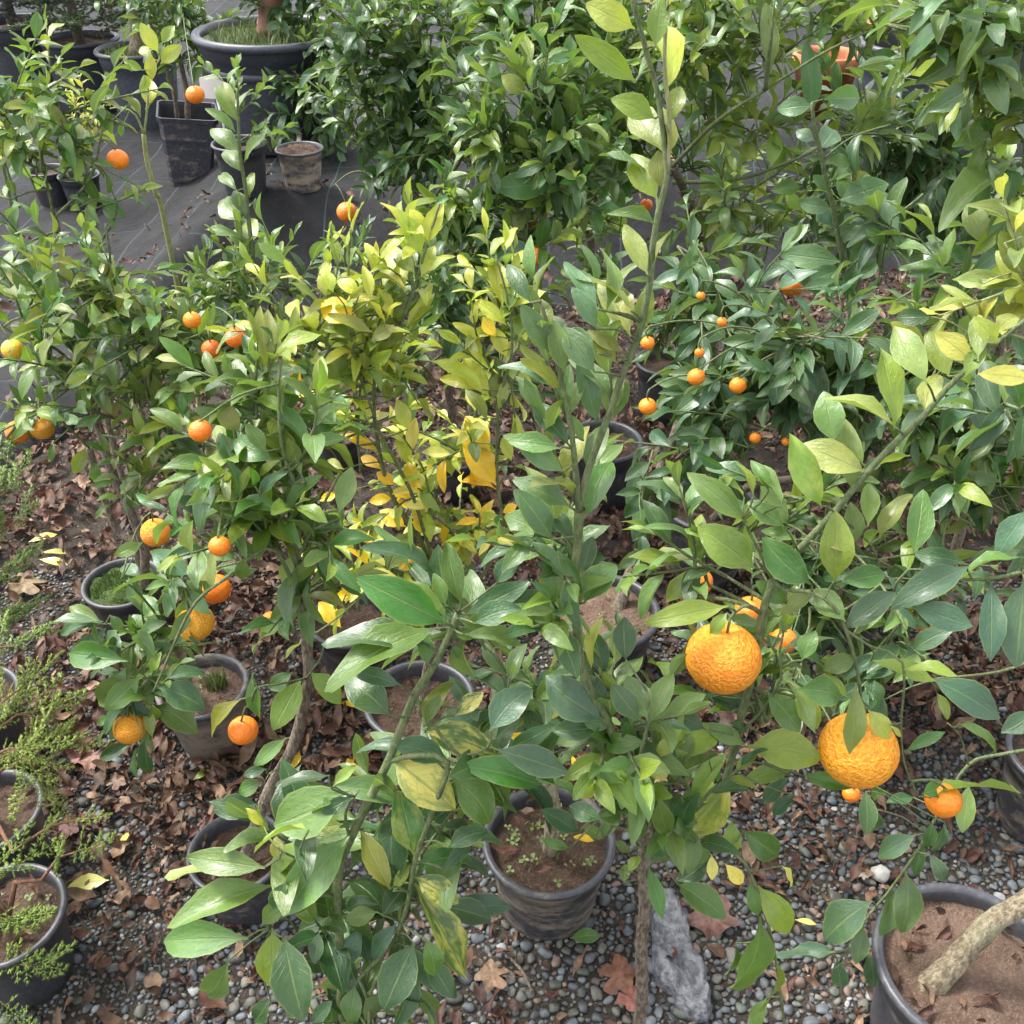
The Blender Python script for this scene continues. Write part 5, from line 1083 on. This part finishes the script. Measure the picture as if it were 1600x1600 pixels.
# behind the yellow tree
s0 = soil_top(pQ)
t = simple_tree('dark green citrus with thin pale trunk just behind the yellowing tree', [(709, 700, 2.2), (705, 650, 2.2), (698, 580, 2.18), (695, 530, 2.15)], .012, .009, [[(695, 530, 2.15), (670, 470, 2.1), (640, 440, 2.05)], [(698, 560, 2.17), (740, 500, 2.1), (760, 460, 2.1)]],
    [(690, 480, 2.1, 60, 9), (740, 520, 2.1, 60, 8), (650, 580, 2.05, 50, 6), (760, 600, 2.0, 50, 6), (720, 440, 2.15, 50, 6)], .075, 'deemk', base_pot=pQ); t.finish()
s0 = soil_top(pP)
t = simple_tree('citrus with dark leaves and reddish fruit standing in the litter behind the bent trunk', [(525, 670, 2.3), (500, 600, 2.28), (450, 540, 2.2), (420, 480, 2.15)], .010, .007, [[(450, 540, 2.2), (380, 520, 2.1), (330, 500, 2.05)], [(420, 480, 2.15), (430, 420, 2.1), (410, 380, 2.1)]],
    [(400, 540, 2.1, 65, 9), (330, 540, 2.05, 60, 8), (440, 440, 2.1, 50, 5), (480, 600, 2.15, 50, 6), (320, 470, 2.0, 55, 6), (400, 620, 2.1, 55, 6)], .075, 'mkeel', [(368, 527, 34, 1.6, False, (1, .75, .7)), (330, 545, 30, 1.6, False, (.8, .6, .8)), (455, 660, 18, 2.1), (300, 505, 26, 1.95)], base_pot=pP); t.finish()
t = simple_tree('slim grey leaved sprig standing up before the fabric bank beside the lone orange', [(545, 560, 2.35), (542, 480, 2.35), (540, 420, 2.35), (538, 370, 2.35)], .004, .002, [], [(540, 400, 2.35, 22, 4), (540, 440, 2.35, 25, 4)], .055, 'bG', narrow=True, up=1.2, droop=0, slen=(.06, .1)); t.finish()
# far trees behind the row
for lab, u, v, Y, bl in [('far citrus beyond the row, left of the terracotta pot', 1000, 60, 4.6, [(930, -10, 4.5, 60, 10), (1010, 10, 4.5, 60, 10), (1090, 0, 4.5, 60, 10)]),
                         ('far citrus beyond the row, behind the dark tub', 1500, 60, 4.4, [(1450, -10, 4.3, 60, 9), (1530, 0, 4.3, 60, 10), (1230, 20, 4.4, 50, 6)]),
                         ('far citrus beyond the row, behind the pale curved branch', 640, 120, 4.4, [(560, 0, 4.3, 60, 10), (640, -10, 4.3, 60, 10), (710, 0, 4.3, 60, 10)])]:
    t = simple_tree(lab, [(u, v + 120, Y), (u, v + 40, Y), (u, v - 20, Y)], .02, .014, [[(u, v - 20, Y), (u + 20, v - 60, Y), (u + 40, v - 90, Y)]], bl, .09, 'keGm'); t.finish(180)

# pale yellow variegated shrubs at the left
for lab, u, v, Y, rp in [('pale yellow variegated shrub at the left edge on fabric', 8, 215, 2.6, 40), ('pale yellow variegated shrub behind the dark pointed citrus', 130, 185, 2.7, 45)]:
    b = at(u, v + 160, Y); b.z = ground_z(b.x, b.y)
    t = Plant('variegated_shrub', lab, 'shrub', b, 'variegated shrubs'); t.branch([b, at(u, v + 60, Y), at(u, v + 10, Y)], .006, .003, 'trunk', M['green_stem'])
    t.canopy([(u, v, Y, rp, 12)], .032, 'YYyL', slen=(.05, .08), nl=(8, 12)); t.finish(120)

# ------------------------------------------------------------------ junipers along the left edge
def juniper(label, base, sprays, colr):
    root = link('juniper', None, None, base); tag(root, label, 'juniper', 'junipers along the pots'); base = Vector(base)
    for (u0, v0, Y0, u1, v1, Y1, n) in sprays:
        a, b = at(u0, v0, Y0), at(u1, v1, Y1); m = (a + b) * .5 + Vector((0, 0, .02))
        V, F = tube([base * 1.0, (base + a) * .5 + Vector((0, 0, .05)), a, m, b], [.005, .004, .003, .002, .001], 6)
        link('branch', mesh('branch', [v - base for v in V], F, M['red_stem']), root)
        for k in range(n):
            t = (k + .6) / n; p = a.lerp(m, t * 2) if t < .5 else m.lerp(b, t * 2 - 1)
            d = ((b - a).normalized() + Vector((rnd.uniform(-.8, .8), rnd.uniform(-.5, .5), rnd.uniform(-.4, .6)))).normalized() if k < n - 1 else (b - a).normalized()
            L = rnd.uniform(.07, .105)
            o = link('spray', SPRAYS[k % 3], root, p - base); o.rotation_euler = frame(d, Vector((rnd.uniform(-.4, .4), rnd.uniform(-.4, .4), 1))).to_euler(); o.scale = (L, L, L)
            v = rnd.uniform(.75, 1.25); o.color = (colr[0] * v, colr[1] * v, colr[2] * v, 1)
juniper('yellow green juniper with a long spray hanging over the gravel', soil_top(pL), [(-30, 1200, 1.08, 105, 1165, 1.08, 8), (-10, 1180, 1.05, 55, 1185, 1.04, 5), (40, 1185, 1.06, 72, 1235, 1.03, 3), (-20, 1150, 1.1, 40, 1070, 1.12, 5), (-10, 1145, 1.1, 75, 1115, 1.12, 4), (20, 1330, 1.0, 150, 1275, .98, 2)], (.22, .30, .065))
juniper('green juniper with low sprays over clean black pot on gravel', soil_top(pK), [(-40, 1525, .86, 62, 1508, .84, 4), (-40, 1440, .9, 20, 1440, .88, 3), (-40, 1390, .92, 12, 1365, .95, 3), (-30, 1550, .84, 12, 1575, .8, 2), (65, 1375, .95, 130, 1328, .93, 2), (-20, 1440, .9, 50, 1450, .93, 2)], (.17, .26, .05))
juniper('feathery pale green juniper hedge plant standing over leaf litter', soil_top(pM), [(-40, 900, 1.4, 30, 810, 1.42, 7), (-50, 850, 1.4, 15, 765, 1.45, 6), (-40, 930, 1.4, 35, 880, 1.4, 6), (-40, 970, 1.4, 20, 960, 1.38, 4), (-30, 1000, 1.38, 70, 985, 1.36, 2), (-40, 1040, 1.3, 30, 1010, 1.3, 3)], (.18, .28, .075))

# ------------------------------------------------------------------ fallen things
BR = [(.085, .037, .019), (.110, .055, .030), (.055, .026, .016), (.140, .080, .047), (.080, .030, .019), (.19, .118, .068), (.095, .040, .023)]
def dry_col():
    c = rnd.choice(BR); v = rnd.uniform(.6, 1.3); return (c[0] * v, c[1] * v, c[2] * v, 1)
pots_xy = [(o.location.x, o.location.y, POTS[o.name][1] * 1.02) for o in (pA, pB, pC, pD, pE, pF, pG, pH, pI, pJ, pK, pL, pM, pN, pO, pP, pQ, pS)]
def clear(x, y): return all((x - a) ** 2 + (y - b) ** 2 > (r * .85) ** 2 for a, b, r in pots_xy)
litter = []
def litter_p(x, y):
    t = y - edge(x)
    if t > .03: return .035 if t < 3 else 0
    p = .16 + .84 * smooth(1.05, 1.6, y + .25 * noise.noise(Vector((x * 3, y * 3, 8))))
    if x < -.2: p = max(p, (.25 + .75 * smooth(.85, 1.25, y)) * smooth(-.2, -.45, x))
    p *= .7 + .8 * noise.noise(Vector((x * 4, y * 4, 17)))
    return p
while len(litter) < 16500:
    y = .42 + 3.6 * rnd.random(); x = rnd.uniform(-1, 1) * (.4 + y * .52)
    if rnd.random() < litter_p(x, y) and clear(x, y):
        L = rnd.uniform(.018, .054) * (1.0 if y > 1.3 else .85)
        if rnd.random() < .3: L *= .55
        litter.append((x, y, L))
def lp(s):
    p = Vector((s[0], s[1], 0)); u, v = pix(p)
    return s[2] / depth(p) if -10 < u < 1610 and -10 < v < 1610 else 0
litter.sort(key=lp, reverse=True)
def dry_pose(x, y, L):
    nrm = Vector((rnd.uniform(-.7, .7), rnd.uniform(-.7, .7), 1)); a = rnd.uniform(0, 6.28); d = Vector((math.cos(a), math.sin(a), rnd.uniform(-.15, .3)))
    return frame(d, nrm), Vector((x, y, ground_z(x, y) + .008 + .012 * rnd.random() * smooth(1.2, 1.8, y) + .15 * L))
VV, FF, CC = [], [], []; b = 0
for i, (x, y, L) in enumerate(litter):
    m, p = dry_pose(x, y, L); var = rnd.randrange(len(DRY)); wsc = rnd.uniform(.6, 1.3)
    if i < 280:
        o = link('fallen_leaf', DRY[var][0]); mm = m.to_4x4() @ Matrix.Diagonal((L * wsc, L, L, 1)); mm.translation = p; o.matrix_world = mm; o.color = dry_col()
        c = o.color; tone = 'dark brown' if c[0] < .062 else 'russet brown' if c[1] / c[0] < .47 else 'pale tan' if c[0] > .125 else 'mid brown'
        where = 'on the black fabric' if y > edge(x) else 'in the thick leaf litter' if litter_p(x, y) > .55 else 'on the open gravel'
        form = 'long narrow' if wsc < .8 else 'broad' if wsc > 1.08 else 'curled'
        lb = f'{form} {tone} dead leaf lying {where}'; tag(o, lb, 'leaf', lb.replace('leaf', 'leaves'))
    else:
        _, V, T, U = DRY[var]; P = (V * np.array((L * wsc, L, L))) @ np.array(m).T + np.array(p)
        VV.append(P); FF.append(T + b); b += len(V); CC.append(np.tile(dry_col(), (len(V), 1)))
o = link('leaf_litter', npmesh('leaf_litter', np.concatenate(VV), np.concatenate(FF), M['dry_leaf'], np.concatenate(CC))); tag(o, 'brown leaf litter matted over the ground between pots', 'leaf litter', kind='stuff')
# dry leaves lying in pots
for pp, n in ((pA, 9), (pB, 26), (pC, 6), (pJ, 14), (pK, 8), (pF, 8), (pH, 8), (pI, 14), (pL, 6), (pD, 4)):
    VV, FF, CC = [], [], []; b = 0; h, rr = POTS[pp.name]
    for _ in range(n):
        a = rnd.uniform(0, 6.28); q = rr * (.35 + .6 * rnd.random()); L = rnd.uniform(.02, .045); m = dry_pose(0, 0, L)[0]; _, V, T, U = DRY[rnd.randrange(6)]
        P = (V * np.array((L * .7, L, L))) @ np.array(m).T + np.array((q * math.cos(a), q * math.sin(a), h + .012)); VV.append(P); FF.append(T + b); b += len(V); CC.append(np.tile(dry_col(), (len(V), 1)))
    o = link('litter', npmesh('litter', np.concatenate(VV), np.concatenate(FF), M['dry_leaf'], np.concatenate(CC)), pp); tag(o, kind='stuff')
# conspicuous fallen leaves
def fallen(u0, v0, u1, v1, code, label, ws=1.0, var=4, lift=.008, mat=None):
    a, b_ = gnd(u0, v0), gnd(u1, v1)
    a.z = ground_z(a.x, a.y) + .012 + lift; b_.z = ground_z(b_.x, b_.y) + .014 + lift; d = b_ - a
    o = link('fallen_leaf', LEAF[var][0]); mm = frame(d, Vector((rnd.uniform(-.15, .15), -.2, 1))).to_4x4() @ Matrix.Diagonal((d.length * ws, d.length, d.length * .5, 1)); mm.translation = a; o.matrix_world = mm
    o.color = leaf_col(code); tag(o, label, 'leaf')
fallen(175, 1386, 103, 1392, 'Y', 'single yellow leaf lying on dark gravel beside the juniper pot', 1.0)
fallen(52, 868, 98, 852, 'Y', 'pale yellow leaf curled on brown litter above a green one', .8)
fallen(70, 882, 116, 878, 'y', 'yellow green leaf on litter over a pale folded leaf', .6)
fallen(68, 892, 112, 896, 'Y', 'pale folded yellow leaf under the yellow green leaf on litter', .8)
fallen(470, 1185, 458, 1210, 'O', 'small golden leaf on gravel beside the bent grey trunk', 1.3)
fallen(535, 1198, 582, 1204, 'O', 'golden leaf on gravel behind the big mottled leaves', .9)
fallen(530, 1107, 568, 1113, 'O', 'thin golden leaf on gravel beside the bare soil pot', .7)
fallen(893, 1190, 901, 1218, 'O', 'small golden leaf standing on gravel above the weedy pot', .7)
fallen(890, 1478, 940, 1472, 'm', 'green leaf lying at the foot of the weedy pot', 1.2)
fallen(305, 1228, 332, 1212, 'l', 'small green leaf lying below the mud caked pot', 1.0)
fallen(1240, 1445, 1275, 1452, 'Y', 'slim yellow leaf on soil beside a hanging green leaf', .7)
fallen(190, 1335, 205, 1310, 'Y', 'tiny yellow leaf lying in the dark gravel', .8)
fallen(452, 322, 470, 326, 'Y', 'tiny yellow leaf lying on the black fabric', 1.2)
# lobed plane tree leaves
def lobed():
    V = [(0, 0, 0)]; F = []; n = 40
    for k in range(n):
        a = 2 * math.pi * k / n; r = .5 * (.62 + .30 * abs(math.cos(2.5 * (a - math.pi / 2))) ** 1.6 + .06 * math.sin(a * 9))
        r *= 1 - .45 * math.exp(-((a - 1.5 * math.pi) / .25) ** 2)
        V.append((r * math.cos(a), r * math.sin(a), (.14 * math.sin(3 * a) + .10 * math.cos(5 * a + 1) + .04 * math.sin(11 * a)) * (.6 + .4 * math.sin(a)) - .04))
    for k in range(n): V.append((V[1 + k][0] * .55, V[1 + k][1] * .55, V[1 + k][2] * .35 + .02))
    for k in range(n):
        k2 = (k + 1) % n; F.append((1 + k, 1 + k2, 1 + n + k2, 1 + n + k)); F.append((0, 1 + n + k, 1 + n + k2))
    V.append((-.012, -.25, .01)); V.append((.012, -.25, .01)); V.append((0, -.8, .06)); F.append((len(V) - 3, len(V) - 2, len(V) - 1))
    me = mesh('lobed_leaf', V, F, M['dry_leaf']); a = me.attributes.new('tint', 'FLOAT_COLOR', 'POINT'); a.data.foreach_set('color', [1.0] * (4 * len(V))); return me
LOB = lobed()
for (u, v, s, c, lab) in [(965, 1535, .06, (.15, .06, .032), 'large lobed russet leaf lying beside the ribbed trunk'), (770, 1535, .05, (.24, .15, .09), 'pale brown lobed leaf on gravel below the weedy pot'), (148, 1192, .065, (.26, .14, .10), 'broad pinkish brown leaf on gravel beside juniper spray'),
                          (110, 1300, .05, (.12, .045, .035), 'dark red brown leaf on gravel beside juniper pot'), (45, 925, .085, (.20, .14, .07), 'large olive brown leaf spread on the litter below juniper'), (1110, 1440, .08, (.14, .07, .055), 'broad reddish leaf mat beside the grey slab'),
                          (985, 1570, .045, (.2, .07, .05), 'crumpled dark red leaf beside the ribbed trunk'), (185, 1230, .035, (.25, .16, .11), 'small tan leaf curled on gravel below the short citrus'), (1345, 1375, .02, (.3, .25, .2), 'scrap of tan leaf on the gravel')]:
    p = gnd(u, v); o = link('fallen_leaf', LOB, None, (p.x, p.y, gz(p.x, p.y) + .02)); o.rotation_euler = (rnd.uniform(-.2, .2), rnd.uniform(-.2, .2), rnd.uniform(0, 6)); o.scale = (s * 1.25, s * 1.25, s); o.color = (*c, 1); tag(o, lab, 'leaf')
# fallen oranges
def fallen_orange(u, v, dpx, label, tint=(1, 1, 1), mould=False):
    p = gnd(u, v, .02); r = dpx / 2 * depth(p) / FPX; z = ground_z(p.x, p.y)
    p = gnd(u, v, z + r); o = link('fallen_orange', SMOOTH, None, p + Vector((0, 0, .006))); o.scale = (r, r, r); o.rotation_euler = (1.9, .5, .3); o.color = (*tint, 1); tag(o, label, 'orange')
    if mould:
        V = [Vector(q) * (1.015 + .03 * noise.noise(Vector(q) * 6)) for q in IV1]; R_ = o.rotation_euler.to_matrix()
        keep = [(R_ @ v).x > .25 for v in V]; F = [tuple(int(i) for i in f) for f in IF1 if all(keep[i] for i in f)]
        link('mould', mesh('mould', V, F, M['mould']), o)
fallen_orange(423, 972, 27, 'small orange with a grey mouldy side lying on litter', (1, 1.1, 1), True)
fallen_orange(700, 1360, 38, 'yellow orange lying on gravel behind the big mottled leaves', (1, 1.3, 1))
fallen_orange(372, 1290, 36, 'shrunken orange lying in the dark pot of litter', (1, .9, 1), True)
# white pebble lump and mouldy ball
p = gnd(1373, 1372); o = link('pale_stone', pm[3], None, (p.x, p.y, gz(p.x, p.y) + .016)); o.scale = (.021, .021, .02); o.color = (.46, .44, .40, 1); tag(o, 'large round pale stone on gravel beside the drooping branch', 'stone')
# lumpy slab
def slab():
    pts = [(1015, 1400), (1045, 1388), (1072, 1430), (1080, 1470), (1100, 1510), (1112, 1570), (1108, 1592), (1085, 1590), (1060, 1570), (1050, 1545), (1025, 1530), (1018, 1480)]
    W = [gnd(*q, .02) for q in pts]; c = sum(W, Vector()) / len(W); n = len(W); V = []; F = []
    ring = []
    for k in range(n):
        a, b_ = W[k], W[(k + 1) % n]
        for j in range(4): ring.append(a.lerp(b_, j / 4) + Vector((noise.noise(a * 50 + Vector((j, 0, 0))), noise.noise(a * 50 + Vector((0, j, 5))), 0)) * .005)
    m = len(ring); rings = 8
    for i in range(rings):
        s = 1 - i / rings
        for q in ring:
            p = c + (q - c) * s; h = .028 + .016 * noise.noise(p * 34) + .012 * (.5 - abs(noise.noise(p * 80))) - (.012 if i == 0 else 0)
            V.append((p.x - c.x, p.y - c.y, h))
    for q in ring: V.append((q.x - c.x, q.y - c.y, -.01))
    V.append((0, 0, .026))
    for i in range(rings - 1):
        for k in range(m): F.append((i * m + k, i * m + (k + 1) % m, (i + 1) * m + (k + 1) % m, (i + 1) * m + k))
    for k in range(m):
        F.append(((rings - 1) * m + k, (rings - 1) * m + (k + 1) % m, len(V) - 1)); F.append((rings * m + k, rings * m + (k + 1) % m, (k + 1) % m, k))
    o = link('stone_slab', mesh('stone_slab', V, F, M['slab']), None, (c.x, c.y, gz(c.x, c.y))); tag(o, 'lumpy light grey slab lying flat on gravel beside the ribbed trunk', 'slab')
slab()
# dry sticks
for i, (u0, v0, u1, v1, z0, z1, lab) in enumerate([(793, 1492, 832, 1550, .02, .03, 'short brown stick lying on gravel below the weedy pot'), (985, 765, 1000, 850, .16, .02, 'thin dry twig standing in litter beside the slim brown trunk'), (1560, 1170, 1515, 1205, .02, .02, 'thin grey stick on gravel near the small orange')]):
    a, b_ = gnd(u0, v0, z0), gnd(u1, v1, z1); V, F = tube([a - b_, (a - b_) * .5 + Vector((.004, .003, .002)), Vector((0, 0, 0))], [.0022, .003, .0026], 6); o = link('dry_stick', mesh('dry_stick', V, F, M['bark']), None, b_); tag(o, lab, 'stick')
